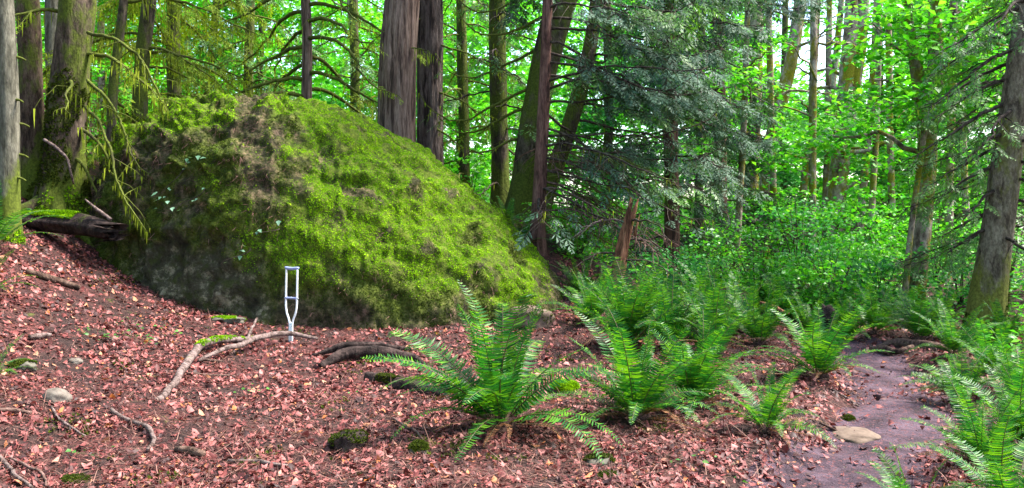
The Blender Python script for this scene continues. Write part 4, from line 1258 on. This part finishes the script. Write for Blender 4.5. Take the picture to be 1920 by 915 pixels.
for i, (px, py, D, w, lean, lab) in enumerate(((1382, 470, 19, 13, 20, 'slim golden mossy stem by the darker feathery cedar'), (1455, 480, 22, 14, -14, 'slim golden mossy stem below the leaning maple'),
                                           (1498, 470, 27, 16, 34, 'pale slanting stem left of the slender straight alder'), (1545, 470, 29, 12, 10, 'slim stem right of the slender straight alder'),
                                           (1632, 480, 20, 12, 18, 'slim golden stem right beside the thin mossy one'), (1675, 500, 22, 14, -10, 'slim pale stem before the orange mossy trunk'),
                                           (1775, 520, 18, 16, 14, 'pale mossy stem under the drooping dark boughs'), (1815, 500, 21, 14, -16, 'slim stem behind the drooping dark boughs'))):
    broadleaf('slender_alder', lab, [(px, py, w), (px + lean * 0.6, 250, w * 0.9), (px + lean, 0, w * 0.8)], D, 11, 'bark_maple', 260 + i, 4, 3.0, 9, 1.5, per=60, k=10, group='slim mossy stems beyond the trail')
for i, (x, y, lab) in enumerate(((-9.5, 3.0, 'unseen maple added to block sky light, just uphill of the pale grey trunk'), (-11.5, 8.5, 'unseen maple added to block sky light, highest on the slope above the hollow log'), (-6.0, -3.5, 'unseen maple added to block sky light, at the slope foot facing the boulder'),
                                 (0.5, -6.5, 'unseen maple added to block sky light, beside the near end of the trail'), (6.0, -5.5, 'unseen maple added to block sky light, across the trail from the near end'), (-3.0, -9.0, 'unseen maple added to block sky light, farthest back along the trail'))):
    z = h1(x, y)  # unseen maples added left of and behind the camera to block sky light
    pth = np.array([[x, y, z - 0.25, 0.22], [x + 0.1, y, z + 4, 0.18], [x - 0.1, y + 0.1, z + 9, 0.13], [x, y, z + 14, 0.03]])
    broadleaf('maple_tree', lab, None, 40, 14, 'bark_maple', 280 + i, 16, 2.5, 13, 3.4, 0.36, 26, 6, 'maple', 'unseen maples added to block sky light', k=10, path=pth)

# --- the big leaning conifer at the right
t, q, pr = simple_tree('leaning_conifer', 'leaning olive grey trunk with dark drooping boughs above the trail ferns', [(1842, 640, 74), (1858, 520, 60), (1884, 330, 54), (1908, 160, 50), (1930, 0, 46)], 11.2, 11, 'bark_right', 141, flare=0.35, k=56, step=0.07, rough=0.07, furrow=0.035)
trunk_moss(t, pr, 9000, 1.0, 0.026, 'shade_dark_moss', -0.02, 8)
r = np.random.default_rng(141)
for i, (zz, az, L) in enumerate(((3.0, 185, 1.25), (2.6, 200, 1.1), (3.3, 172, 1.0), (3.7, 190, 1.35), (2.2, 170, 0.8), (3.9, 165, 1.1), (1.9, 205, 0.7), (2.9, 225, 0.9), (4.2, 190, 1.3), (1.6, 160, 0.6), (4.3, 210, 1.0), (2.4, 150, 0.9), (4.0, 240, 0.8), (3.5, 150, 1.0), (1.4, 190, 0.6))):
    conifer_branch(t, q, zz, az, L, -0.15, 0.65, 0.25, 0.024, 'hemlock', 0.75, 0.3, 'twig', 0.12, 0.17, 0.9, 1410 + i, (0.03, 0.10))
for i in range(16):
    conifer_branch(t, q, 1.3 + i * 0.24, -30 + r.normal() * 45, 0.9, -0.1, 0.6, 0.2, 0.02, 'hemlock', 0.8, 0.3, 'twig', 0, 0.18, 0.9, 1430 + i)
for i in range(9):
    conifer_branch(t, q, 4.5 + i * 0.6, i * 70, 1.6, 0, 0.6, 0.2, 0.025, 'hemlock', 1.0, 0.25, 'twig', 0, 0.22, 0.9, 1450 + i)
# a second conifer overhanging from beyond the right edge
t, q, pr = simple_tree('hemlock_tree', 'hemlock with dark feathery boughs reaching in beside the leaning olive grey trunk', [(1985, 600, 44), (1988, 300, 40), (1990, 0, 36)], 14.0, 11, 'bark_fir', 142, flare=0.3, k=18)
r = np.random.default_rng(142)
for i in range(22):
    conifer_branch(t, q, 1.2 + 4.6 * i / 22, 180 + r.normal() * 30, 1.4 + 1.2 * r.random(), 0.0, 0.5, 0.2, 0.022, 'hemlock', 0.5, 0.3, 'twig', 0, 0.2, 0.8, 1470 + i)

# --- understorey shrubs
def shrub(px, D, hgt, wid, label, seed, leafmat='shrub', leaf=0.075, n=1500, cover=5):
    r = np.random.default_rng(seed)
    x = (px - 960) / FPX * D
    base = np.array([x, D, h1(x, D)])
    t = thing('leafy_shrub', label, 'shrub', base, 'leafy shrubs of the understorey')
    fol = MB()
    ns = 7
    for i in range(ns):
        a = i * 6.28 / ns + r.normal() * 0.3; lean = wid * 0.5 * (0.3 + 0.7 * r.random())
        u = np.linspace(0, 1, 7); H = hgt * (0.7 + 0.35 * r.random())
        C = base + np.c_[np.cos(a) * lean * u ** 1.3, np.sin(a) * lean * u ** 1.3, H * u - 0.04] + np.cumsum(r.normal(size=(7, 3)), 0) * 0.015
        MB().addm(tube(C, 0.012 * (1 - u) + 0.003, 4)).build('stem', M['twig'], t, True)
        for j in range(cover):
            uu_ = 0.12 + 0.9 * (j + r.random()) / cover
            c = np.array([np.interp(uu_, u, C[:, k]) for k in range(3)]) + r.normal(size=3) * np.array([0.22, 0.22, 0.08]) * wid
            leaf_layer(fol, c, 0.2 * wid + 0.12, 0.05, int(n / ns / cover), leaf, r, 0.5)
    fol.build('foliage', M[leafmat], t, False, 'stuff')
    return t
SHR = [(1420, 14.5, 1.6, 1.5, 'leafy green shrub between the shaded ferns and the slender alder'),
       (1500, 16.0, 1.9, 1.7, 'tall leafy shrub below the slender straight alder'),
       (1555, 13.2, 1.1, 1.1, 'dense rounded shrub over the dark stump'),
       (1590, 17.0, 1.6, 1.7, 'light green shrub at the foot of the twin stemmed maple'),
       (1650, 14.8, 1.0, 1.3, 'low shrub closing the view at the end of the trail'),
       (1660, 19.0, 1.7, 1.9, 'loose pale shrub behind the end of the trail'),
       (1755, 17.5, 1.8, 1.6, 'shrub behind the orange mossy trunk'),
       (1800, 14.5, 1.3, 1.3, 'shrub between the orange mossy trunk and the olive grey one'),
       (1890, 15.0, 1.6, 1.6, 'shrub behind the foot of the leaning olive grey trunk'),
       (1350, 17.5, 1.5, 1.7, 'shrub in the shade of the darker feathery cedar'),
       (1265, 15.2, 0.9, 1.2, 'low shrub behind the red snag'),
       (1085, 15.0, 1.0, 1.0, 'bright low shrub at the foot of the slanting dark trunk'),
       (1470, 20.0, 2.4, 2.2, 'tall shrub under the leaning yellowish maple'),
       (1560, 22.0, 2.2, 2.2, 'tall loose shrub around the twin stemmed maple'),
       (1720, 23.0, 2.4, 2.4, 'tall shrub farther down behind the orange mossy trunk'),
       (1850, 22.0, 2.4, 2.4, 'tall shrub behind the drooping dark boughs'),
       (880, 20.0, 2.2, 2.0, 'shrub between the furrowed trunk and the dark mossy one'),
       (960, 22.0, 2.6, 2.2, 'tall shrub behind the leaning mossy trunk'),
       (640, 21.0, 3.2, 2.4, 'tall shrub left of the big cedar behind the boulder'),
       (440, 21.0, 3.4, 2.6, 'tall shrub seen through the arching mossy boughs'),
       (190, 19.0, 2.2, 2.4, 'bright shrub between the gnarled trunk and the boulder'),
       (300, 22.0, 3.2, 2.6, 'tall bright shrub behind the moss draped conifers'),
       (70, 20.0, 2.4, 2.2, 'shrub behind the brown mossy trunk'),
       (1180, 21.0, 2.0, 2.2, 'tall shrub behind the sweeping grey green cedar')]
for i, (px, D, hh, ww, lab) in enumerate(SHR):
    shrub(px, D, hh, ww, lab, 300 + i, n=1500 if D < 18 else 1700, leaf=0.075 if D < 18 else 0.11, leafmat=('maple_cool' if i % 3 == 1 else 'shrub') if D < 18 else 'maple')

# --- the far wood: one mass of foliage with an opening in the canopy ahead of the trail
r = np.random.default_rng(77)
far = MB()
cnt = 0
while cnt < 2900:
    D = 32 + 36 * r.random()
    x = (r.random() * 1.5 - 0.75) * D; z = 0.3 + 0.30 * D * r.random() ** 1.05
    gap = abs(x / D - 0.355) < 0.06 + 0.025 * r.random() and z / D > 0.145 + 0.03 * r.random()
    if gap and r.random() < 0.93:
        continue
    leaf_layer(far, np.array([x, D, z + h1(x, D)]), 1.3 + 1.0 * r.random(), 0.28, 62, 0.32, r, 0.38)
    cnt += 1
tag(far.build('distant_foliage', M['far_leaf'], None, False, 'stuff'), 'bright green mass of distant forest foliage behind all the trunks', 'foliage')

# low green cover on the ground under the trees
n = 26000
y = 8.0 + 26 * rng.random(n) ** 1.2; x = rng.uniform(-0.62, 0.95, n) * y
k = (path_dist(x, y) > 0.6) & ~in_boulder(x, y) & (fbm(np.c_[x, y, 0 * x] * 0.7, 3, 91) > -0.25) & ((x > 1.2) | (y > 18)) & ((y > 12.5) | (x > 0.52 * y))
x, y = x[k], y[k]
gc = MB()
up = nrm(np.array([0, 0, 1.0]) + rng.normal(size=(len(x), 3)) * 0.45); az = rng.random(len(x)) * 6.28
gc.inst(LEAF, np.c_[x, y, height(x, y) + 0.05 + 0.3 * rng.random(len(x)) ** 1.5], frames(np.c_[np.cos(az), np.sin(az), -0.2 + 0 * az], up), 0.07 + 0.06 * rng.random(len(x)))
tag(gc.build('ground_cover', M['shrub'], None, False, 'stuff'), 'low leafy green plants covering the ground under the trees', 'ground cover')

# ------------------------------------------------------------------ crutch
def crutch():
    b = G(545, 643); b = np.array([P(545, 640, 10.5)[0], 10.5, 0]); b[2] = h1(b[0], b[1])
    t = thing('crutch', 'white aluminium underarm crutch standing upright against the mossy boulder', 'crutch', b)
    def alu():
        m = NT('white_aluminium')
        n = m.noise(m.coord((1, 1, 0.3)), 20, 3)
        m.color(m.ramp(n, [(0.3, (0.80, 0.81, 0.82)), (0.7, (0.90, 0.90, 0.91))])); m.set(0.3, 0.5, 0.0)
        return m.m
    al = alu(); pad = plain_mat('blue_grey_rubber', (0.20, 0.23, 0.42), (0.28, 0.32, 0.52), 30, 0.5, 0.4, 0.1); rub = plain_mat('grey_rubber', (0.25, 0.25, 0.28), (0.3, 0.3, 0.33), 30, 0.7, 0.3, 0)
    yaw = math.radians(-28); c, s = math.cos(yaw), math.sin(yaw)
    tilt = 0.02
    def w(x, y, z):
        X = x + tilt * z
        return b + np.array([X * c - y * s, X * s + y * c, z])
    top = 0.865
    for sgn in (-1, 1):
        pts = np.array([w(sgn * .020, 0, 0.0), w(sgn * .020, 0, 0.12), w(sgn * .021, 0, 0.21), w(sgn * .032, 0, 0.26), w(sgn * .066, 0, 0.34), w(sgn * .082, 0, 0.41), w(sgn * .085, 0, 0.52), w(sgn * .085, 0, 0.70), w(sgn * .085, 0, top)])
        q = resample(pts, 0.02)
        MB().addm(tube(q, np.full(len(q), 0.0115), 12)).build('upright', al, t, True)
    q = np.array([w(0, 0, -0.12), w(0, 0, 0.1), w(0, 0, 0.235)])
    ext = MB().addm(tube(q, np.full(3, 0.0105), 12)).build('extension_leg', al, t, True)
    for k in range(5):
        z = 0.05 + k * 0.04
        MB().addm(tube(np.array([w(0, -0.0095, z), w(0, -0.0125, z)]), np.array([0.004, 0.004]), 8)).build('adjustment_hole', rub, ext, True)
    u = np.linspace(-1, 1, 21)
    q = np.array([w(0.108 * v, 0, top + 0.012 - 0.012 * (1 - v * v) + 0.004) for v in u])
    rad = 0.019 * (1 - 0.55 * np.abs(u) ** 8)
    MB().addm(tube(q, rad, 14)).build('underarm_pad', pad, t, True)
    q = np.array([w(0.094 * v, 0, 0.52) for v in u]); rad = np.where(np.abs(u) > 0.9, 0.008, 0.0135 + 0.0015 * np.cos(u * 9))
    MB().addm(tube(q, rad, 12)).build('handgrip', pad, t, True)
    for sgn in (-1, 1):
        MB().addm(tube(np.array([w(sgn * .094, 0, 0.52), w(sgn * .106, 0, 0.52)]), np.array([0.011, 0.009]), 6)).build('wing_nut', rub, t, True)
        MB().addm(tube(np.array([w(sgn * .021, -0.011, 0.19), w(sgn * .021, -0.016, 0.19)]), np.array([0.006, 0.005]), 8)).build('bolt', rub, t, True)
crutch()

# ------------------------------------------------------------------ fallen wood
def lying(pix, rad, name, label, cat, mat, seed, lift=0.0, k=9, group=None, rough=0.12, step=0.05, moss=None, pts3=None, mossmat='moss'):
    pts = np.array([G(px, py) for px, py in pix]) if pts3 is None else np.array(pts3, float)
    q = resample(np.c_[pts, np.interp(np.linspace(0, 1, len(pts)), np.linspace(0, 1, len(rad)), rad)], step)
    if max(rad) < 0.03:
        q[:, 3] *= 1.45
        lift = np.atleast_1d(lift) + 0.022
    lf = np.interp(np.linspace(0, 1, len(q)), np.linspace(0, 1, len(np.atleast_1d(lift))), np.atleast_1d(lift))
    if pts3 is None:
        q[:, 2] = height(q[:, 0], q[:, 1]) + q[:, 3] * 0.55 + lf
    r = np.random.default_rng(seed)
    w = np.cumsum(r.normal(size=(len(q), 2)), 0); w -= np.linspace(0, 1, len(q))[:, None] * w[-1]
    q[:, :2] += w * 0.004
    t = thing(name, label, cat, q[len(q) // 2, :3] - np.array([0, 0, q[len(q) // 2, 3]]), group)
    parts = tube(q[:, :3], q[:, 3], k, bark_disp(seed, 0, 5, rough))
    MB().addm(parts).build('wood', M[mat], t, True)
    if moss:
        u0, u1, nn_ = moss
        p, nm, f = sample_surface(parts[0], parts[1], nn_)
        along = (f // k) / (len(q) - 1)
        up_ = p[:, 2] - np.interp(along, np.linspace(0, 1, len(q)), q[:, 2])
        keep = (along > u0) & (along < u1) & (up_ > 0.03 * fbm(p * 9, 2, seed)) & (fbm(p * 5.5, 3, seed + 5) > -0.12)
        mb = MB(); moss_tufts(mb, p[keep], np.tile([0, 0, 1.0], (keep.sum(), 1)), 0.015)
        mb.build('moss', M[mossmat], t, False, 'stuff')
    return t, q

t, q = lying([(292, 756), (335, 712), (380, 665), (420, 652), (480, 645)], [0.026, 0.035, 0.042, 0.04, 0.03], 'fallen_branch', 'crooked grey fallen branch with a mossy end lying before the crutch', 'branch', 'stick', 401, [0, 0.03, 0.10, 0.08, 0.04], moss=(0.62, 1.0, 4000))
lying([(372, 684), (440, 668), (500, 652), (545, 644), (596, 645)], [0.012, 0.02, 0.022, 0.02, 0.012], 'fallen_branch', 'thin straight fallen branch lying across the foot of the crutch', 'branch', 'stick', 402, [0.0, 0.06, 0.09, 0.10, 0.03])
lying([(465, 650), (472, 632), (482, 620)], [0.012, 0.012, 0.01], 'short_stick', 'short broken stick poking up by the mossy branch end', 'stick', 'stick', 403, [0.03, 0.07, 0.12])
lying([(370, 680), (400, 682), (418, 684)], [0.009, 0.01, 0.008], 'short_stick', 'short twig lying under the crooked grey branch', 'stick', 'brown_stick', 404)
lying([(350, 706), (400, 709), (440, 710)], [0.008, 0.008, 0.006], 'short_stick', 'thin dark twig on the leaves below the crooked branch', 'stick', 'brown_stick', 405)
lying([(208, 776), (240, 796), (275, 815), (285, 830), (277, 850)], [0.010, 0.011, 0.012, 0.011, 0.008], 'bent_stick', 'bent greyish stick with a sharp elbow on the leaves', 'stick', 'stick', 406)
lying([(96, 770), (110, 795), (135, 812), (160, 825)], [0.006, 0.007, 0.006, 0.004], 'thin_stick', 'thin curved stick below the half buried grey stone', 'stick', 'stick', 407)
lying([(-10, 855), (18, 880), (32, 905), (60, 925)], [0.009, 0.009, 0.008, 0.006], 'forked_stick', 'pale forked stick lying on the leaves by the olive moss cushion', 'stick', 'stick', 408)
lying([(20, 868), (60, 885), (82, 900), (86, 920)], [0.006, 0.006, 0.006, 0.004], 'thin_stick', 'thin brown stick crossing behind the pale forked one', 'stick', 'brown_stick', 409)
lying([(428, 872), (470, 873), (505, 877), (540, 882)], [0.006, 0.008, 0.008, 0.005], 'thin_stick', 'straight pale stick lying level on the leaves', 'stick', 'stick', 410)
lying([(330, 852), (355, 858), (382, 862)], [0.014, 0.02, 0.014], 'wood_chip', 'dark flat piece of rotten wood among the leaves', 'wood', 'rotten', 411)
lying([(-10, 777), (30, 779), (60, 782)], [0.010, 0.011, 0.008], 'straight_stick', 'brown stick lying level below the bluish frond', 'stick', 'brown_stick', 412)
lying([(55, 640), (75, 637), (95, 634)], [0.014, 0.018, 0.012], 'wood_chip', 'pinkish flat wood chip on the leafy slope', 'wood', 'stick', 413)
lying([(50, 515), (90, 528), (150, 547)], [0.02, 0.028, 0.02], 'dark_stick', 'dark rotten stick half sunk in leaves on the slope', 'stick', 'rotten', 414)
lying([(735, 790), (765, 808), (800, 838)], [0.005, 0.006, 0.004], 'thin_stick', 'thin twig lying left of the largest fern', 'stick', 'brown_stick', 415)
lying([(600, 690), (640, 680), (700, 676), (760, 680), (800, 690)], [0.03, 0.055, 0.06, 0.05, 0.02], 'rotten_log', 'dark rotten log lying behind the largest fern', 'log', 'black_log', 416, [0.0, 0.05, 0.06, 0.03, 0.0], 16, rough=0.4)
lying([(585, 668), (640, 665), (700, 662), (770, 660)], [0.015, 0.04, 0.045, 0.02], 'rotten_log', 'slimmer dark log against the foot of the boulder', 'log', 'black_log', 417, [0.0, 0.07, 0.05, 0.02], 14, rough=0.4)
lying([(690, 712), (730, 722), (790, 735), (830, 745)], [0.05, 0.065, 0.06, 0.05], 'mossy_log', 'short black log topped with moss left of the largest fern', 'log', 'black_log', 418, 0.0, 14, rough=0.4, moss=(0.1, 0.9, 4500), mossmat='shade_dark_moss')
lying([(1632, 662), (1660, 664), (1690, 668), (1712, 660)], [0.02, 0.025, 0.022, 0.02], 'surface_root', 'gnarled root crossing the far end of the trail', 'root', 'rotten', 419, 0.02, 9, rough=0.2)
lying([(1620, 657), (1660, 650), (1700, 649), (1745, 654), (1790, 664)], [0.03, 0.05, 0.07, 0.07, 0.05], 'root_bank', 'dark rotten log forming a bank where the trail disappears', 'log', 'rotten', 420, -0.02, 14, rough=0.3)
lying([(1425, 602), (1450, 612), (1478, 622)], [0.018, 0.03, 0.02], 'red_wood_piece', 'bright orange red piece of rotten wood among the ferns', 'wood', 'red_wood', 421, 0.25)
lying([(1535, 800), (1560, 812), (1580, 818)], [0.006, 0.007, 0.005], 'thin_stick', 'thin twig at the foot of the trail bank beside the flat stone', 'stick', 'brown_stick', 422)
lying([(1558, 735), (1590, 755), (1610, 768)], [0.006, 0.008, 0.006], 'thin_stick', 'thin straight twig on the bank at the trail bend', 'stick', 'stick', 423)
# twigs sticking up in front of the gnarled trunk
lying(None, [0.016, 0.014, 0.012, 0.008], 'dead_bough', 'bleached dead bough hanging in front of the gnarled trunk', 'branch', 'stick', 424, pts3=[P(84, 262, 12.9), P(112, 282, 12.7), P(128, 300, 12.6), P(134, 326, 12.6), P(138, 345, 12.7)])

# hollow mossy log on the slope
hp = [P(38, 408, 12.3), P(90, 412, 12.3), P(150, 418, 12.1), P(212, 432, 11.8)]
hp = np.array(hp)
hp[:, 2] = np.maximum(hp[:, 2], height(hp[:, 0], hp[:, 1]) + 0.03) - 0.03
t = thing('hollow_log', 'hollow rotten log with a mossy top lying under the gnarled trunk', 'log', hp[1] - np.array([0, 0, 0.17]))
q = resample(np.c_[hp, [0.10, 0.135, 0.14, 0.12]], 0.04)
parts = tube(q[:, :3], q[:, 3], 24, bark_disp(431, 0, 5, 0.28), cap=False)
ends = parts[0].reshape(len(q), 24, 3); jag = 0.3 * vnoise(np.c_[np.arange(24) * 0.9, np.zeros(24), np.zeros(24)], 3)
ends[-4:, :, 0] += jag[None] * np.linspace(0.2, 1, 4)[:, None]
MB().addm(parts).build('bark_shell', M['black_log'], t, True)
inn = tube(q[:, :3], q[:, 3] * 0.72, 20, bark_disp(433, 0, 5, 0.25), cap=False)
MB().addm((inn[0], inn[1][:, ::-1])).build('hollow', M['black_log'], t, True)
p, nm, f = sample_surface(parts[0], parts[1], 9000)
al_ = (f // 24) / (len(q) - 1)
keep = (p[:, 2] > np.interp(al_, np.linspace(0, 1, len(q)), q[:, 2]) + 0.07) & (al_ < 0.55)
mb = MB(); moss_tufts(mb, p[keep], np.tile([0, 0, 1.0], (keep.sum(), 1)), 0.026); mb.build('moss', M['moss'], t, False, 'stuff')
lying(None, [0.008, 0.016, 0.018], 'broken_stick', 'broken grey stick jutting up from the hollow log', 'stick', 'stick', 432, pts3=[P(160, 374, 12.0), P(185, 394, 11.9), P(208, 412, 11.85)])

# ------------------------------------------------------------------ stones, clods and small plants
def stone(px, py, sx, sy, sz, name, label, mat, seed, cat='stone', moss=0, sink=0.35, mossmat='moss', group=None):
    c = G(px, py)
    bm = bmesh.new(); bmesh.ops.create_icosphere(bm, subdivisions=4, radius=1)
    V = np.array([v.co[:] for v in bm.verts]); F = np.array([[v.index for v in f.verts] for f in bm.faces]); bm.free()
    V = V * (1 + (0.5 if cat != 'stone' else 0.3) * fbm(V * 1.6 + seed, 3, seed) + 0.08 * fbm(V * 4 + seed, 3, seed + 1))[:, None]
    V = np.sign(V) * np.abs(V) ** 0.85 * np.array([sx, sy, sz])
    V = V + c + np.array([0, 0, sz * (1 - 2 * sink)])
    t = thing(name, label, cat, c, group)
    MB().add(V, F).build('stone' if cat == 'stone' else 'body', M[mat], t, True)
    if moss:
        moss = int(moss * 2.5)
        k = rng.integers(0, len(F), moss); w = rng.dirichlet((1, 1, 1), moss)
        p = (V[F[k]] * w[:, :, None]).sum(1); nm = nrm(p - c - np.array([0, 0, sz * (1 - 2 * sink)]))
        keep = nm[:, 2] > 0.25 + 0.9 * fbm(p * 9, 2, seed)
        mb = MB(); moss_tufts(mb, p[keep], nm[keep] + np.array([0, 0, 0.3]), 0.014); mb.build('moss', M[mossmat], t, False, 'stuff')
    return t

stone(105, 752, 0.10, 0.10, 0.085, 'stone', 'half buried rounded grey stone on the leafy slope', 'stone', 501, sink=0.45)
stone(142, 682, 0.06, 0.05, 0.035, 'stone', 'small pinkish grey stone in the leaves above the half buried one', 'stone', 502)
stone(1602, 822, 0.19, 0.20, 0.05, 'stepping_stone', 'flat tan stone set in the edge of the trail', 'flat_stone', 503, sink=0.42)
stone(1058, 738, 0.13, 0.11, 0.085, 'mossy_stone', 'dark stone capped with bright moss between two ferns', 'dark_stone', 504, moss=2600)
stone(650, 842, 0.13, 0.10, 0.085, 'rotten_stump', 'low black rotten stump in the leaves with mossy rim', 'black_log', 505, 'stump', 350, mossmat='shade_dark_moss')
stone(785, 850, 0.06, 0.06, 0.05, 'mossy_clod', 'small olive mossy clod left of the largest fern foot', 'dark_stone', 506, 'clod', 700, mossmat='shade_dark_moss')
stone(1125, 872, 0.10, 0.08, 0.05, 'mossy_stone', 'low green mossy stone before the fern with bluish fronds', 'dark_stone', 507, moss=900, mossmat='shade_dark_moss', sink=0.45)
stone(1140, 898, 0.07, 0.06, 0.035, 'mossy_stone', 'tiny mossy stone just below the low green one', 'dark_stone', 508, moss=400, mossmat='shade_dark_moss', sink=0.45)
stone(140, 905, 0.075, 0.06, 0.03, 'moss_cushion', 'olive moss cushion on the leaves beside the forked stick', 'dark_stone', 509, 'moss', 1200, mossmat='shade_dark_moss', sink=0.45)
stone(40, 690, 0.12, 0.09, 0.05, 'moss_cushion', 'dark green moss cushion behind the bluish frond', 'dark_stone', 510, 'moss', 1300, mossmat='shade_dark_moss', sink=0.45)
stone(1550, 640, 0.10, 0.10, 0.30, 'dark_stump', 'dark upright stump under the dense rounded shrub', 'black_log', 511, 'stump', 0, 0.2)
stone(425, 603, 0.22, 0.10, 0.05, 'moss_cushion', 'green moss cushion against the bare foot of the boulder', 'dark_stone', 512, 'moss', 1800)
stone(1590, 790, 0.05, 0.05, 0.03, 'stone', 'small mossy stone on the bank beside the flat tan stone', 'dark_stone', 513, moss=500, mossmat='shade_dark_moss')
stone(985, 612, 0.35, 0.2, 0.2, 'outcrop', 'bare tan stone outcrop behind the largest fern', 'flat_stone', 515, moss=900, mossmat='shade_dark_moss', sink=0.3)

def ivy(start, label, n, seed, droop=0.5):
    r = np.random.default_rng(seed)
    p0 = np.array(start, float)
    t = thing('ivy', label, 'ivy', p0, 'ivy sprigs on the boulder')
    u = np.linspace(0, 1, 12)
    C = p0 + np.c_[0.35 * u * r.choice([-1, 1]) + 0.05 * np.sin(u * 6), -0.08 * u, -droop * u]
    MB().addm(tube(C, 0.006 * (1 - u) + 0.002, 4)).build('stem', M['twig'], t, True)
    sh = np.array([(0, 0, 0), (0.25, 0.42, 0.05), (0.55, 0.25, 0.02), (1, 0, -0.08), (0.55, -0.25, 0.02), (0.25, -0.42, 0.05)])
    T = np.array([(0, 2, 1), (0, 3, 2), (0, 4, 3), (0, 5, 4)])
    for i in range(n):
        uu_ = r.random()
        c = np.array([np.interp(uu_, u, C[:, k]) for k in range(3)]) + np.array([r.normal() * 0.05, -0.05, r.normal() * 0.04])
        mb = MB(); mb.inst((sh, T), c[None], frames(np.array([[r.normal() * 0.5, -0.5, -0.4 + r.normal() * 0.5]]), np.array([0, -0.5, 1.0])), np.array([0.045 + 0.04 * r.random()]))
        mb.build('leaf', M['ivy'], t)

def on_boulder(px, py):
    """front surface of the boulder along a sight line"""
    d = np.c_[(bf[:, 0] / bf[:, 1]) * FPX + 960, HORIZON - (bf[:, 2] - EYE) / bf[:, 1] * FPX]
    e = np.hypot(d[:, 0] - px, d[:, 1] - py) + 40 * (bf[:, 1] - 11)
    e[np.hypot(d[:, 0] - px, d[:, 1] - py) > 14] = 1e9
    return bf[np.argmin(e)] + np.array([0, -0.04, 0])
ivy(on_boulder(350, 300), 'ivy sprig with pale leaves on the upper shaded face of the boulder', 12, 601, 0.6)
ivy(on_boulder(440, 262), 'ivy sprig just under the brown needle drift near the boulder top', 6, 602, 0.25)
ivy(on_boulder(470, 470), 'ivy sprig with three big leaves above the crutch', 4, 603, 0.2)
ivy(on_boulder(525, 430), 'single ivy leaf cluster on the mossy ridge above the crutch', 3, 604, 0.08)
ivy(on_boulder(385, 350), 'ivy sprig hanging in the middle of the shaded face', 7, 605, 0.3)

def clover(px, py, n, label, seed):
    r = np.random.default_rng(seed); c = G(px, py)
    t = thing('ground_plant', label, 'plant', c, 'small green plants in the leaf litter')
    a = r.random(n) * 6.28; rr = 0.16 * np.sqrt(r.random(n))
    x, y = c[0] + rr * np.cos(a) * 1.5, c[1] + rr * np.sin(a)
    mb = MB(); az = r.random(n) * 6.28
    mb.inst(LEAF, np.c_[x, y, height(x, y) + 0.03 + 0.05 * r.random(n)], frames(np.c_[np.cos(az), np.sin(az), 0 * az], nrm(np.array([0, -0.3, 1.0]) + r.normal(size=(n, 3)) * 0.35)), 0.022 + 0.03 * r.random(n))
    mb.build('leaves', M['clover'], t)
    sm = MB()
    for i in range(6):
        sm.addm(tube(np.array([c + [0, 0, -0.01], [x[i], y[i], h1(x[i], y[i]) + 0.04]]), np.array([0.002, 0.0015]), 3, cap=False))
    sm.build('stems', M['stipe'], t)
for i, (px, py, n, lab) in enumerate(((178, 632, 34, 'patch of small bright green plants on the leafy slope'), (258, 640, 26, 'second patch of green plants beside the bright one'),
                                      (230, 612, 16, 'small green sprig higher on the leafy slope'), (295, 625, 10, 'tiny green seedling below the dark boulder foot'),
                                      (640, 745, 6, 'tiny green seedling left of the short mossy log'), (480, 745, 8, 'tiny green seedling below the crooked grey branch'),
                                      (1330, 880, 10, 'tiny green seedling in leaves before the wide fern'), (200, 860, 8, 'tiny olive seedling beside the bent stick'))):
    clover(px, py, n, lab, 620 + i)
